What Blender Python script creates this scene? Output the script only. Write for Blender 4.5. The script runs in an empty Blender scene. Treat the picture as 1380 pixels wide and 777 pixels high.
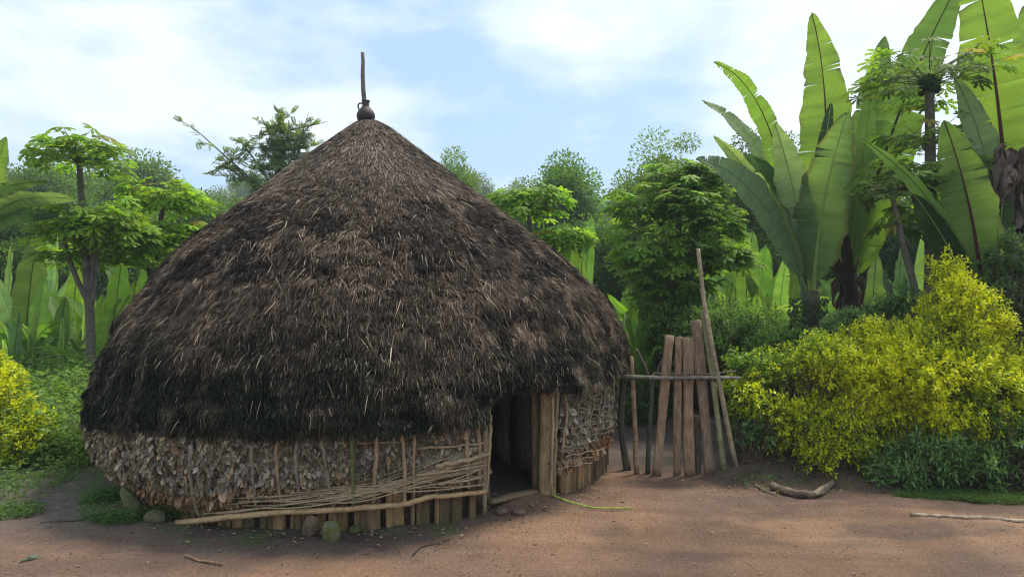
import bpy, math, random
import numpy as np
from mathutils import Vector
random.seed(7)
RNG = np.random.default_rng(7)
scene = bpy.context.scene
COL = scene.collection

# ---------------------------------------------------------------- camera, sky, sun
F_PX, HOR, CAM_H = 930.0, 405.0, 2.1
cam_d = bpy.data.cameras.new('camera'); cam = bpy.data.objects.new('camera', cam_d); COL.objects.link(cam)
cam.location = (0, 0, CAM_H); cam.rotation_euler = (math.radians(90), 0, 0)
cam_d.sensor_width = 36; cam_d.lens = 36 * F_PX / 1380
cam_d.shift_y = (HOR - 388.5) / 1380
cam_d.clip_start = 0.05; cam_d.clip_end = 2000
scene.camera = cam

SUN_EL, SUN_AZ = math.radians(64), math.radians(48)      # azimuth: clockwise from +Y (behind the hut, to the right)
w = bpy.data.worlds.new('World'); scene.world = w; w.use_nodes = True
nt = w.node_tree; nt.nodes.clear(); N = nt.nodes.new; L = nt.links.new
out = N('ShaderNodeOutputWorld'); bg = N('ShaderNodeBackground'); bg.inputs['Strength'].default_value = 0.105
sky = N('ShaderNodeTexSky'); sky.sky_type = 'NISHITA'; sky.sun_disc = False
sky.sun_elevation = SUN_EL; sky.sun_rotation = SUN_AZ; sky.air_density = 1.0; sky.dust_density = 1.6; sky.ozone_density = 1.5
tc = N('ShaderNodeTexCoord'); mp = N('ShaderNodeMapping'); mp.inputs['Scale'].default_value = (1.0, 1.0, 2.4)
mp.inputs['Location'].default_value = (0.37, 0.2, 0.12)
n1 = N('ShaderNodeTexNoise'); n1.inputs['Scale'].default_value = 2.3; n1.inputs['Detail'].default_value = 9; n1.inputs['Roughness'].default_value = 0.52
n1.inputs['Distortion'].default_value = 0.0
cr = N('ShaderNodeValToRGB'); cr.color_ramp.elements[0].position = 0.43; cr.color_ramp.elements[1].position = 0.57
n2 = N('ShaderNodeTexNoise'); n2.inputs['Scale'].default_value = 5.0; n2.inputs['Detail'].default_value = 6
cm = N('ShaderNodeMix'); cm.data_type = 'RGBA'; cm.inputs['A'].default_value = (5.9, 6.9, 8.0, 1); cm.inputs['B'].default_value = (8.6, 9.0, 9.4, 1)
mx = N('ShaderNodeMix'); mx.data_type = 'RGBA'
hz = N('ShaderNodeMix'); hz.data_type = 'RGBA'; hz.inputs['Factor'].default_value = 0.62; hz.inputs['B'].default_value = (4.3, 6.3, 8.8, 1)
L(tc.outputs['Generated'], mp.inputs['Vector']); L(mp.outputs['Vector'], n1.inputs['Vector']); L(mp.outputs['Vector'], n2.inputs['Vector'])
L(n1.outputs['Fac'], cr.inputs['Fac']); L(n2.outputs['Fac'], cm.inputs['Factor'])
L(sky.outputs['Color'], hz.inputs['A'])
L(cr.outputs['Color'], mx.inputs['Factor']); L(hz.outputs['Result'], mx.inputs['A']); L(cm.outputs['Result'], mx.inputs['B'])
L(mx.outputs['Result'], bg.inputs['Color']); L(bg.outputs['Background'], out.inputs['Surface'])

sd = bpy.data.lights.new('sun', 'SUN'); sun = bpy.data.objects.new('sun', sd); COL.objects.link(sun)
sd.energy = 3.4; sd.angle = math.radians(13); sd.color = (1.0, 0.94, 0.84)
sdir = Vector((math.sin(SUN_AZ) * math.cos(SUN_EL), math.cos(SUN_AZ) * math.cos(SUN_EL), math.sin(SUN_EL)))
sun.rotation_euler = sdir.to_track_quat('Z', 'Y').to_euler()
scene.view_settings.view_transform = 'Standard'; scene.view_settings.look = 'None'
scene.view_settings.exposure = 0.42; scene.view_settings.gamma = 1.0
scene.render.engine = 'CYCLES'; scene.cycles.pixel_filter_type = 'BLACKMAN_HARRIS'; scene.cycles.filter_width = 1.15
scene.cycles.use_denoising = True; scene.cycles.denoising_prefilter = 'FAST'
scene.cycles.max_bounces = 6; scene.cycles.diffuse_bounces = 3; scene.cycles.transmission_bounces = 3; scene.cycles.volume_bounces = 1
scene.cycles.transparent_max_bounces = 4

# ---------------------------------------------------------------- numeric helpers
def V(*a): return np.array(a, float)
def unit(v):
    v = np.asarray(v, float); return v / np.maximum(np.linalg.norm(v, axis=-1, keepdims=True), 1e-9)
def at(px, py, Y):                                   # photo pixel + distance in front of the camera -> world point
    return V((px - 690) / F_PX * Y, Y, CAM_H + (HOR - py) / F_PX * Y)
def _h(i, j, k, s):
    n = (i * 374761393 + j * 668265263 + k * 2147483647 + s * 974634777) & 0xffffffff
    n = ((n ^ (n >> 13)) * 1274126177) & 0xffffffff
    return ((n ^ (n >> 16)) & 0xffff) / 65535.0
def vnoise(p, s=0):
    p = np.asarray(p, float); f = np.floor(p); i = f.astype(np.int64); u = p - f; u = u * u * (3 - 2 * u); r = 0
    for a in (0, 1):
        for b in (0, 1):
            for c in (0, 1):
                wt = (u[..., 0] if a else 1 - u[..., 0]) * (u[..., 1] if b else 1 - u[..., 1]) * (u[..., 2] if c else 1 - u[..., 2])
                r = r + wt * _h(i[..., 0] + a, i[..., 1] + b, i[..., 2] + c, s)
    return r
def fbm(p, s=0, o=4):
    r = 0; a = 0.5; t = 0; p = np.asarray(p, float)
    for k in range(o): r = r + a * vnoise(p * 2 ** k, s + k); t += a; a *= 0.5
    return r / t
def P3(x, y, z=0.0):
    x, y, z = np.broadcast_arrays(np.asarray(x, float), y, z); return np.stack([x, y, z], -1)
def lerpc(a, b, t): return np.asarray(a)[None] * (1 - t[:, None]) + np.asarray(b)[None] * t[:, None]

class MB:
    """mesh collector: many shapes of ONE part, with a colour per vertex"""
    def __init__(s): s.v = []; s.c = []; s.f = {}; s.n = 0
    def add(s, v, f, c):
        v = np.asarray(v, float).reshape(-1, 3); c = np.asarray(c, float)
        if c.ndim == 1: c = np.tile(c, (len(v), 1))
        s.v.append(v); s.c.append(c)
        f = np.asarray(f, int); s.f.setdefault(f.shape[1], []).append(f + s.n); s.n += len(v)
    def addm(s, v, flist, c):
        k = s.n; v = np.asarray(v, float); c = np.asarray(c, float)
        if c.ndim == 1: c = np.tile(c, (len(v), 1))
        s.v.append(v); s.c.append(c); s.n += len(v)
        for f in flist:
            f = np.asarray(f, int).reshape(1, -1) if np.ndim(f) == 1 else np.asarray(f, int)
            s.f.setdefault(f.shape[1], []).append(f + k)
    def inst(s, T, faces, pos, X, Y, Z, cols, shade=None):
        """T template verts; faces {n: array}; pos (k,3); X,Y,Z (k,3) scaled axes; cols (k,3)"""
        pos = np.asarray(pos); k, n = len(pos), len(T)
        if k == 0: return
        v = pos[:, None] + T[None, :, 0:1] * X[:, None] + T[None, :, 1:2] * Y[:, None] + T[None, :, 2:3] * Z[:, None]
        c = np.repeat(cols[:, None], n, 1)
        if shade is not None: c = c * shade[None, :, None]
        off = s.n + np.arange(k)[:, None, None] * n
        for q, f in faces.items(): s.f.setdefault(q, []).append((np.asarray(f)[None] + off).reshape(-1, q))
        s.v.append(v.reshape(-1, 3)); s.c.append(c.reshape(-1, 3)); s.n += k * n
    def tube(s, pts, rad, col, seg=7, cap=True, rough=0.0, seed=0):
        pts = np.asarray(pts, float); n = len(pts); rad = np.broadcast_to(np.asarray(rad, float), (n,))
        T = unit(np.gradient(pts, axis=0)); ref = V(0, 0, 1) if abs(T[0][2]) < .9 else V(1, 0, 0)
        A = unit(np.cross(T[0], ref)); ring = []
        a = np.arange(seg) * 2 * math.pi / seg
        for i in range(n):
            A = unit(A - T[i] * A.dot(T[i])); B = np.cross(T[i], A)
            r = rad[i] * np.ones(seg)
            if rough: r = r * (1 + rough * (vnoise(P3(np.cos(a) * 1.3 + seed, np.sin(a) * 1.3, i * .45), 5) * 2 - 1))
            ring.append(pts[i] + (np.cos(a) * r)[:, None] * A + (np.sin(a) * r)[:, None] * B)
        v = np.concatenate(ring)
        i, j = np.meshgrid(np.arange(n - 1), np.arange(seg), indexing='ij'); j2 = (j + 1) % seg
        f = np.stack([i * seg + j, i * seg + j2, (i + 1) * seg + j2, (i + 1) * seg + j], -1).reshape(-1, 4)
        c = np.asarray(col, float); c = np.repeat(c, seg, 0) if c.ndim == 2 else c
        fl = [f]
        if cap: fl += [np.arange(seg)[::-1], (n - 1) * seg + np.arange(seg)]
        s.addm(v, fl, c)
    def build(s, name, mat, parent=None, smooth=False):
        me = bpy.data.meshes.new(name)
        v = np.concatenate(s.v); c = np.concatenate(s.c)
        me.vertices.add(len(v)); me.vertices.foreach_set('co', v.astype(np.float32).ravel())
        lv, st, tot = [], [], 0
        for q, fs in s.f.items():
            f = np.concatenate(fs); lv.append(f.ravel()); st.append(tot + np.arange(len(f)) * q); tot += f.size
        lv = np.concatenate(lv); st = np.concatenate(st)
        me.loops.add(len(lv)); me.loops.foreach_set('vertex_index', lv.astype(np.int32))
        me.polygons.add(len(st)); me.polygons.foreach_set('loop_start', st.astype(np.int32))
        me.update(calc_edges=True); me.validate()
        if smooth: me.polygons.foreach_set('use_smooth', np.ones(len(me.polygons), bool))
        at_ = me.color_attributes.new('col', 'FLOAT_COLOR', 'POINT')
        at_.data.foreach_set('color', np.concatenate([np.clip(c, 0, 1), np.ones((len(c), 1))], 1).astype(np.float32).ravel())
        me.materials.append(mat)
        o = bpy.data.objects.new(name, me); COL.objects.link(o)
        if parent is not None: o.parent = parent; o.location = (0, 0, 0)
        return o
def tag(o, label=None, cat=None, group=None, kind=None):
    if label: o['label'] = label
    if cat: o['category'] = cat
    if group: o['group'] = group
    if kind: o['kind'] = kind
    return o
def thing(name, loc, label, cat, group=None):
    o = bpy.data.objects.new(name, None); COL.objects.link(o); o.location = [float(q) for q in loc]; o.empty_display_size = .2
    return tag(o, label, cat, group)
def rel(root, p): return np.asarray(p, float) - np.array(root.location[:])
class MBR(MB):
    """collector that takes world points and stores them relative to the thing's base"""
    def __init__(s, root): super().__init__(); s.o = np.array(root.location[:])
    def build(s, name, mat, parent=None, smooth=False):
        s.v = [v - s.o for v in s.v]; return super().build(name, mat, parent, smooth)

# ---------------------------------------------------------------- materials
def mat_col(name, rough=.8, transl=0.0, nscale=0, namp=.3, bump=0, bscale=30, spec=.3, stretch=(1, 1, 1), ttint=(1.0, 1.25, .45)):
    m = bpy.data.materials.new(name); m.use_nodes = True; t = m.node_tree; t.nodes.clear(); n = t.nodes.new; l = t.links.new
    o = n('ShaderNodeOutputMaterial'); p = n('ShaderNodeBsdfPrincipled'); a = n('ShaderNodeAttribute'); a.attribute_name = 'col'
    p.inputs['Roughness'].default_value = rough; p.inputs['Specular IOR Level'].default_value = spec
    c = a.outputs['Color']
    tco = n('ShaderNodeTexCoord'); mpp = n('ShaderNodeMapping'); mpp.inputs['Scale'].default_value = stretch
    l(tco.outputs['Object'], mpp.inputs['Vector'])
    if nscale:
        no = n('ShaderNodeTexNoise'); no.inputs['Scale'].default_value = nscale; no.inputs['Detail'].default_value = 5; no.inputs['Roughness'].default_value = .65
        l(mpp.outputs['Vector'], no.inputs['Vector'])
        mr = n('ShaderNodeMapRange'); mr.inputs['From Min'].default_value = .3; mr.inputs['From Max'].default_value = .7
        mr.inputs['To Min'].default_value = 1 - namp; mr.inputs['To Max'].default_value = 1 + namp
        l(no.outputs['Fac'], mr.inputs['Value'])
        vm = n('ShaderNodeVectorMath'); vm.operation = 'SCALE'; l(c, vm.inputs[0]); l(mr.outputs['Result'], vm.inputs['Scale']); c = vm.outputs['Vector']
    l(c, p.inputs['Base Color'])
    if bump:
        nb = n('ShaderNodeTexNoise'); nb.inputs['Scale'].default_value = bscale; nb.inputs['Detail'].default_value = 6
        l(mpp.outputs['Vector'], nb.inputs['Vector']); b = n('ShaderNodeBump'); b.inputs['Strength'].default_value = bump; b.inputs['Distance'].default_value = .02
        l(nb.outputs['Fac'], b.inputs['Height']); l(b.outputs['Normal'], p.inputs['Normal'])
    if transl:
        tr = n('ShaderNodeBsdfTranslucent'); ms = n('ShaderNodeMixShader'); ms.inputs['Fac'].default_value = transl
        vt = n('ShaderNodeVectorMath'); vt.operation = 'MULTIPLY'; l(c, vt.inputs[0]); vt.inputs[1].default_value = [2.3 * q for q in ttint]
        l(vt.outputs['Vector'], tr.inputs['Color']); l(p.outputs['BSDF'], ms.inputs[1]); l(tr.outputs['BSDF'], ms.inputs[2]); l(ms.outputs['Shader'], o.inputs['Surface'])
    else: l(p.outputs['BSDF'], o.inputs['Surface'])
    return m
M_thatch = mat_col('straw', .8, 0, spec=.12)
M_thbase = mat_col('straw_bed', .95, 0, 25, .5, .8, 60)
M_dry = mat_col('dry_leaf', .85, .12, 40, .3, spec=.12, ttint=(1, .9, .6))
M_wood = mat_col('weathered_wood', .85, 0, 9, .45, .8, 14, spec=.15, stretch=(6, 6, .8))
M_stick = mat_col('peeled_stick', .75, 0, 30, .3, .5, 40)
M_bark = mat_col('bark', .9, 0, 12, .4, .9, 25)
M_leaf = mat_col('broad_leaf', .55, .40, spec=.15, ttint=(1.15, 1.2, .4))
M_tleaf = mat_col('tree_leaf', .6, .30, spec=.25, ttint=(1.15, 1.2, .45))
M_hedge = mat_col('hedge_leaf', .5, .30, spec=.35, ttint=(1.1, 1.1, .35))
M_enset = mat_col('enset_leaf', .52, .42, 14, .14, .4, 9, spec=.25, stretch=(1, 1, 5), ttint=(1.2, 1.14, .44))
M_clay = mat_col('fired_clay', .6, 0, 18, .4, .4, 60)
M_stone = mat_col('stone', .9, 0, 14, .4, .8, 30)
M_earth = mat_col('earth', .88, 0, 30, .3, .8, 45, spec=.25)
M_mud = mat_col('mud_wall', .95, 0, 12, .35, .8, 30)
M_hill = mat_col('hill', .95)

# ---------------------------------------------------------------- hut geometry numbers
HC = V(9.52 * math.sin(math.radians(-10.9)), 9.52 * math.cos(math.radians(-10.9)), 0)
R_OUT = 3.34
def hit(px, r, c=HC):                                # front hit of the photo column px with the upright cylinder of radius r round the hut
    d = V((px - 690) / F_PX, 1.0); dl = d / np.linalg.norm(d); b = dl.dot(c[:2]); q = b * b - (c[:2].dot(c[:2]) - r * r)
    t = b - math.sqrt(max(q, 0)); p = dl * t; return p, math.atan2(p[1] - c[1], p[0] - c[0])
def wallpt(px, py, r):
    p, ph = hit(px, r); return V(p[0], p[1], CAM_H + (HOR - py) / F_PX * p[1])
def pxcurve(lst, r):                                 # [(px,py)] on a cylinder -> sorted (phi, z)
    o = []
    for px, py in lst:
        p, ph = hit(px, r); o.append((ph, CAM_H + (HOR - py) / F_PX * p[1]))
    o.sort(); return np.array(o)
EAVE = pxcurve([(116, 574), (180, 581), (250, 586), (330, 589), (400, 590), (480, 586), (560, 582), (620, 580), (650, 577), (658, 562), (664, 527), (700, 510), (735, 506), (747, 520), (775, 532), (805, 524), (830, 508), (843, 500)], R_OUT)
LEAFB = pxcurve([(118, 632), (150, 662), (200, 676), (300, 690), (400, 676), (480, 664), (560, 660), (620, 652), (650, 640), (665, 640), (735, 640), (760, 636), (800, 612), (833, 588)], 3.1)
def eave_z(phi):
    p = (np.asarray(phi) + math.pi) % (2 * math.pi) - math.pi
    x = np.concatenate([[-math.pi - 1e-3], EAVE[:, 0], [math.pi]]); z = np.concatenate([[.8], EAVE[:, 1], [.8]])
    return np.interp(p, x, z) + .02 * (vnoise(P3(p * 9, 0, 0), 3) - .5)
DOOR_L, DOOR_R = hit(657, 3.05)[1], hit(742, 3.02)[1]
PROF = np.array([(0.0, 4.50), (.10, 4.485), (.20, 4.43), (.60, 4.13), (1.10, 3.74), (1.83, 3.14), (2.39, 2.64), (2.80, 2.13), (3.04, 1.76), (3.20, 1.42), (3.29, 1.1), (3.34, .7), (3.34, .3)])
def prof_r(z): return np.interp(-z, -PROF[:, 1], PROF[:, 0])
_t = np.concatenate([[0], np.cumsum(np.hypot(np.diff(PROF[:, 0]), np.diff(PROF[:, 1])))])
def roofpt(phi, s):                                   # s: arc length from the apex (m)
    r = np.interp(s, _t, PROF[:, 0]); z = np.interp(s, _t, PROF[:, 1])
    low = np.clip((1.75 - z) / .9, 0, 1)
    r = r + .11 * low * (np.mod(z * 5.3 + .35 * np.sin(phi * 2.1), 1.0) - .5) * -1     # courses of thatch at the foot
    ph4 = P3(np.cos(phi) * r * 1.6, np.sin(phi) * r * 1.6, z * 1.6)
    bush = np.clip((3.3 - z) / .6, .25, 1); r = r + .10 * (fbm(ph4, 11, 3) - .5) * np.clip(r / 1.0, 0, 1) + .20 * bush * (fbm(ph4 * V(3.4, 3.4, 5.5), 21, 2) - .5) * np.clip(r, 0, 1)
    r = r + .15 * np.clip(np.cos(phi + .25), 0, 1) * np.clip((3.6 - z) / 1.4, 0, 1) * np.clip(.35 + (z - .9) / 1.6, .35, 1)
    x = HC[0] - .13 * np.clip((z - 1) / 3.5, 0, 1) + r * np.cos(phi); y = HC[1] + r * np.sin(phi)
    return np.stack([x, y, z], -1), r
def s_of_z(z): return np.interp(-z, -PROF[:, 1], _t)

hut = thing('thatched_hut', (HC[0], HC[1], 0), 'round hut with dark conical straw roof and walls of dried leaves', 'hut')

# roof: bed surface with a closed underside, then straw tufts
def build_roof():
    m = MB()
    nph, ns = 420, 110
    ph = np.linspace(-math.pi, math.pi, nph, endpoint=False); send = s_of_z(eave_z(ph) + .03)
    u = np.linspace(0, 1, ns); PH = np.repeat(ph[:, None], ns, 1); S = u[None] * send[:, None] + .02
    p, r = roofpt(PH, S)
    inner = []
    for rr, dz in ((3.22, .0), (3.0, .14), (2.6, .5), (1.6, 1.6), (.2, 2.9)):
        z = eave_z(ph) + dz if rr > 2.7 else np.interp(rr, PROF[:, 0], PROF[:, 1]) - .25 + 0 * ph
        inner.append(np.stack([HC[0] + rr * np.cos(ph), HC[1] + rr * np.sin(ph), z], -1))
    allp = np.concatenate([p, np.stack(inner, 1)], 1); K = allp.shape[1]
    i, j = np.meshgrid(np.arange(nph), np.arange(K - 1), indexing='ij'); i2 = (i + 1) % nph
    f = np.stack([i * K + j, i * K + j + 1, i2 * K + j + 1, i2 * K + j], -1).reshape(-1, 4)
    m.add(allp.reshape(-1, 3) - HC, f, (.035, .027, .022))
    roof = m.build('roof', M_thbase, hut, True)
    # straw
    T = np.array([(-.5, 0, 0), (.5, 0, 0), (-.42, .55, .05), (.42, .55, .05), (0, 1, 0)], float); Fc = {4: [(0, 1, 3, 2)], 3: [(2, 3, 4)]}
    b = MB()
    def straw(phi, s, ln, wd, tilt, splay, cols, lift):
        p, r = roofpt(phi, s); q, _ = roofpt(phi, s + .12); d = unit(q - p)
        e = unit(np.stack([-np.sin(phi), np.cos(phi), 0 * phi], -1)); nrm = unit(np.cross(e, d)); nrm = np.where((nrm[:, :1] * np.cos(phi)[:, None] + nrm[:, 1:2] * np.sin(phi)[:, None]) < 0, -nrm, nrm)
        dd = unit(d + e * splay[:, None] + nrm * tilt[:, None]); x = unit(np.cross(dd, nrm) + nrm * RNG.normal(0, .5, len(phi))[:, None]); z = np.cross(x, dd)
        b.inst(T, Fc, p - HC + nrm * lift[:, None], x * wd[:, None], dd * ln[:, None], z * ln[:, None], cols)
    def tone(phi, s, k, strawv):
        p, r = roofpt(phi, s); z = p[:, 2]
        a = fbm(p * V(1.1, 1.1, 1.9), 31, 4); bb = fbm(p * 4.5, 41, 3)
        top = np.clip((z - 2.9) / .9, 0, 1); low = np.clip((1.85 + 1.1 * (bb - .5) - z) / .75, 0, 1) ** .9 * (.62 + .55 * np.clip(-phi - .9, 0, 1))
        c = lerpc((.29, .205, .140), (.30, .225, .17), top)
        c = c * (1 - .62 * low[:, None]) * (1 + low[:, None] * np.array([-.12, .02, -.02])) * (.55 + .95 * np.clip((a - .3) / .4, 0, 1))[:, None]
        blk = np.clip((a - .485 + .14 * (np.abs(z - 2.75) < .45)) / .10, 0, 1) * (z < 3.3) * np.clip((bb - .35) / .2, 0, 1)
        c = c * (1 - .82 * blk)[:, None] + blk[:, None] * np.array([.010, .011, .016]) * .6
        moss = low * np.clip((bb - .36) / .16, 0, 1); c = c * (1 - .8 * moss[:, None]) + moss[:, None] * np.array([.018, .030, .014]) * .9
        rd = RNG.random(len(phi)); c = c * (.16 + 1.35 * strawv ** 2.8)[:, None]
        pale = strawv > .93; c = np.where(pale[:, None] & (low < .8)[:, None], np.array([.30, .23, .165]) * (.6 + .7 * rd)[:, None], c)
        return c
    SM = _t[-1]
    def sample(n, front=.86):
        s = np.sqrt(RNG.random(n * 2)) * 6.2; phc = math.atan2(-HC[1], -HC[0])
        phi = np.where(RNG.random(n * 2) < front, phc + (RNG.random(n * 2) * 2 - 1) * 1.75, RNG.random(n * 2) * 2 * math.pi)
        r = np.interp(s, _t, PROF[:, 0]); keep = (RNG.random(n * 2) * 3.4 < r + .2) | (s < .8)
        # uniform over the area: density ~ r
        s = RNG.random(n * 3) * 5.9; r = np.interp(s, _t, PROF[:, 0]); phi = np.where(RNG.random(n * 3) < front, phc + (RNG.random(n * 3) * 2 - 1) * 1.75, RNG.random(n * 3) * 2 * math.pi)
        keep = RNG.random(n * 3) * 3.5 < r + .12
        z = np.interp(s, _t, PROF[:, 1]); keep &= z > eave_z(phi) + .05
        s, phi = s[keep][:n], phi[keep][:n]; return phi, s
    # tufts
    tp, ts = sample(30000); n = len(tp); k = 10
    ttilt = np.abs(RNG.normal(.16, .26, n)); tspl = RNG.normal(0, .36, n); tv = RNG.random(n); tl = RNG.uniform(.75, 1.25, n)
    phi = np.repeat(tp, k); s = np.repeat(ts, k); r = np.interp(s, _t, PROF[:, 0]) + .1
    phi = phi + RNG.normal(0, .022, n * k) / r; s = np.clip(s + RNG.normal(0, .02, n * k), .02, None)
    z = np.interp(s, _t, PROF[:, 1]); top = np.clip((z - 2.8) / .8, 0, 1)
    sv = np.clip(.55 * np.repeat(tv, k) + .45 * RNG.random(n * k) + RNG.normal(0, .08, n * k), 0, 1)
    straw(phi, s, RNG.uniform(.035, .09, n * k) * np.repeat(tl, k), RNG.uniform(.0045, .0095, n * k), np.repeat(ttilt, k) * (1.25 - .8 * top) + RNG.normal(0, .05, n * k),
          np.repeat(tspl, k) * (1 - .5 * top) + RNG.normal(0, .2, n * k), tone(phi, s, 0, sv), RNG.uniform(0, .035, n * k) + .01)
    # single straws, long pale strays
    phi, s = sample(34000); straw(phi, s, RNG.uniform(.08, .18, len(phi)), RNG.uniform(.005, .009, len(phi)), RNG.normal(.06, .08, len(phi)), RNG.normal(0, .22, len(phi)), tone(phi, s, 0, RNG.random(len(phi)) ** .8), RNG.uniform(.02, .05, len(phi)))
    phi, s = sample(330); straw(phi, s, RNG.uniform(.12, .30, len(phi)), RNG.uniform(.006, .011, len(phi)), RNG.uniform(.02, .12, len(phi)), RNG.normal(0, .4, len(phi)), np.array([.42, .32, .21]) * RNG.uniform(.5, 1.15, (len(phi), 1)), np.full(len(phi), .045))
    # fringe at the eave and at the course steps
    n = 13000; phc = math.atan2(-HC[1], -HC[0]); phi = phc + (RNG.random(n) * 2 - 1) * 1.8; s = s_of_z(eave_z(phi) + RNG.uniform(.05, .2, n))
    straw(phi, s, RNG.uniform(.06, .14, n), RNG.uniform(.005, .010, n), RNG.normal(.0, .08, n), RNG.normal(0, .2, n), tone(phi, s, 0, RNG.random(n)) * .9, RNG.uniform(-.04, .04, n))
    n = 7000; phi = hit(655, R_OUT)[1] + RNG.random(n) * (hit(752, R_OUT)[1] - hit(655, R_OUT)[1]); s = s_of_z(eave_z(phi) + RNG.uniform(-.02, .1, n))
    straw(phi, s, RNG.uniform(.05, .15, n), RNG.uniform(.006, .011, n), RNG.normal(-.1, .25, n), RNG.normal(0, .3, n), tone(phi, s, 0, RNG.random(n)), RNG.uniform(-.18, .03, n))
    # hanging ends along each course of the foot
    n = 15000; phi = phc + (RNG.random(n) * 2 - 1) * 1.7; kk = RNG.integers(4, 10, n); z = (kk + .06 + RNG.uniform(0, .16, n) - .35 * np.sin(phi * 2.1)) / 5.3; ok = (z > eave_z(phi) + .04) & (z < 1.8); phi, z = phi[ok], z[ok]; n = len(phi); s = s_of_z(z)
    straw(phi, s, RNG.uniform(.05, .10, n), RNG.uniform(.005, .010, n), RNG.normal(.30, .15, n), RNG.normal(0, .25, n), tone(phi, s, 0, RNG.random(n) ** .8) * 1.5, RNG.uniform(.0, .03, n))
    # straw cap
    n = 1500; phi = RNG.random(n) * 2 * math.pi; s = RNG.uniform(0.02, .3, n)
    straw(phi, s, RNG.uniform(.08, .16, n), RNG.uniform(.006, .012, n), RNG.normal(.02, .05, n), RNG.normal(0, .35, n), np.array([.22, .18, .13]) * RNG.uniform(.5, 1.2, (n, 1)), RNG.uniform(.01, .05, n))
    b.build('straw_covering', M_thatch, roof)
build_roof()

# mud and post core of the wall, open at the door
def build_wall():
    m = MB(); n = 160; span = 2 * math.pi - (DOOR_R - DOOR_L); ph = DOOR_R + np.linspace(0, span, n); rows = []
    for r, z in ((3.0, -.05), (3.0, .4), (3.02, 1.75), (2.88, 1.75), (2.88, .4), (2.88, -.05)):
        rows.append(np.stack([r * np.cos(ph), r * np.sin(ph), np.full(n, z)], -1))
    p = np.stack(rows, 1); K = 6
    i, j = np.meshgrid(np.arange(n - 1), np.arange(K), indexing='ij'); j2 = (j + 1) % K
    m.addm(p.reshape(-1, 3), [np.stack([i * K + j, (i + 1) * K + j, (i + 1) * K + j2, i * K + j2], -1).reshape(-1, 4), np.arange(K), ((n - 1) * K + np.arange(K))[::-1]], (.07, .05, .035))
    wall = m.build('wall', M_mud, hut)
    # floor inside
    m = MB(); a = np.linspace(0, 2 * math.pi, 64, endpoint=False)
    top = np.stack([2.9 * np.cos(a), 2.9 * np.sin(a), np.full(64, .13)], -1); bot = top - V(0, 0, .2)
    i = np.arange(64); i2 = (i + 1) % 64
    m.addm(np.concatenate([top, bot]), [i, (i + 64)[::-1], np.stack([i + 64, i2 + 64, i2, i], -1)], (.04, .03, .024)); m.build('floor', M_earth, hut)
    # dried leaf cladding
    T = np.array([(0, 0, 0), (-.36, .42, .10), (.36, .42, .10), (0, .5, -.03), (0, 1, .06), (-.25, .8, .12), (.25, .8, .05)], float)
    Fc = {3: [(0, 3, 1), (0, 2, 3), (1, 3, 5), (3, 2, 6), (5, 3, 4), (3, 6, 4)]}
    b = MBR(hut)
    def bulge(ph, z, t): lf_ = np.clip((-1.75 - ph) / .35, 0, 1); return 3.05 + (.13 + .10 * lf_) * np.clip(t * (1.0 + 1.4 * lf_), 0, 1) ** .6 * np.clip((-ph - .6), .5, 1) + .10 * (fbm(P3(ph * 5, z * 4, 0), 61, 3) - .4) + .11 * (fbm(P3(ph * 26, z * 6, 0), 63, 2) - .55)
    def leaves(n, px0, px1, sz=(.06, .12), bias=1.0):
        pa, pb = hit(px0, 3.1)[1], hit(px1, 3.1)[1]; ph = RNG.uniform(pa, pb, n)
        zt = eave_z(ph) + .06; zb = np.interp(ph, LEAFB[:, 0], LEAFB[:, 1]) + .05 * (vnoise(P3(ph * 12, 0, 0), 8) - .5) + .03; t = RNG.random(n) ** bias
        z = zb + (zt - zb) * t; r = bulge(ph, z, t) + RNG.uniform(-.02, .05, n)
        o = np.stack([np.cos(ph), np.sin(ph), 0 * ph], -1); e = np.stack([-np.sin(ph), np.cos(ph), 0 * ph], -1)
        d = unit(V(0, 0, -1) + o * RNG.normal(.10, .3, n)[:, None] + e * RNG.normal(0, .6, n)[:, None])
        x = unit(np.cross(d, o) + o * RNG.normal(0, .9, n)[:, None]); zz = np.cross(x, d)
        s = RNG.uniform(*sz, n); g = RNG.random(n)
        c = lerpc((.16, .128, .09), (.50, .43, .33), g ** 1.7); br = RNG.random(n) < .12; c[br] = c[br] * [1.1, .85, .62]
        low = t < .2; c[low] = c[low] * [1.1, .88, .7]
        p = np.stack([HC[0] + r * np.cos(ph), HC[1] + r * np.sin(ph), z + .03], -1)
        b.inst(T, Fc, p, x * (s * RNG.uniform(.5, 1.0, n))[:, None], d * s[:, None], zz * (s * RNG.uniform(.4, 2.0, n))[:, None], c)
    leaves(16000, 113, 655, (.045, .09)); leaves(1800, 752, 846); leaves(700, 752, 840, (.07, .13), 2.5); leaves(700, 113, 655, (.09, .13))
    # plain backing sheet, coloured dark to put shade into the gaps between leaves
    for pa, pb in ((hit(113, 3.1)[1] - .5, DOOR_L - .02), (DOOR_R + .02, hit(846, 3.1)[1] + .5)):
        ph = np.linspace(pa, pb, 200); lo = np.interp(ph, LEAFB[:, 0], LEAFB[:, 1]) + .04; hi = eave_z(ph) + .12
        rows = [np.stack([HC[0] + r_ * np.cos(ph), HC[1] + r_ * np.sin(ph), zz], -1) for r_, zz in ((3.005, lo), (3.03, lo + .02), (3.09, (lo + hi) / 2), (3.13, hi), (3.005, hi))]
        p = np.stack(rows, 1); K = 5; i, j = np.meshgrid(np.arange(199), np.arange(K - 1), indexing='ij')
        b.add(p.reshape(-1, 3), np.stack([i * K + j, (i + 1) * K + j, (i + 1) * K + j + 1, i * K + j + 1], -1).reshape(-1, 4), (.045, .036, .028))
    b.build('leaf_cladding', M_dry, wall)
    # split plank skirting
    b = MB()
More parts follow.
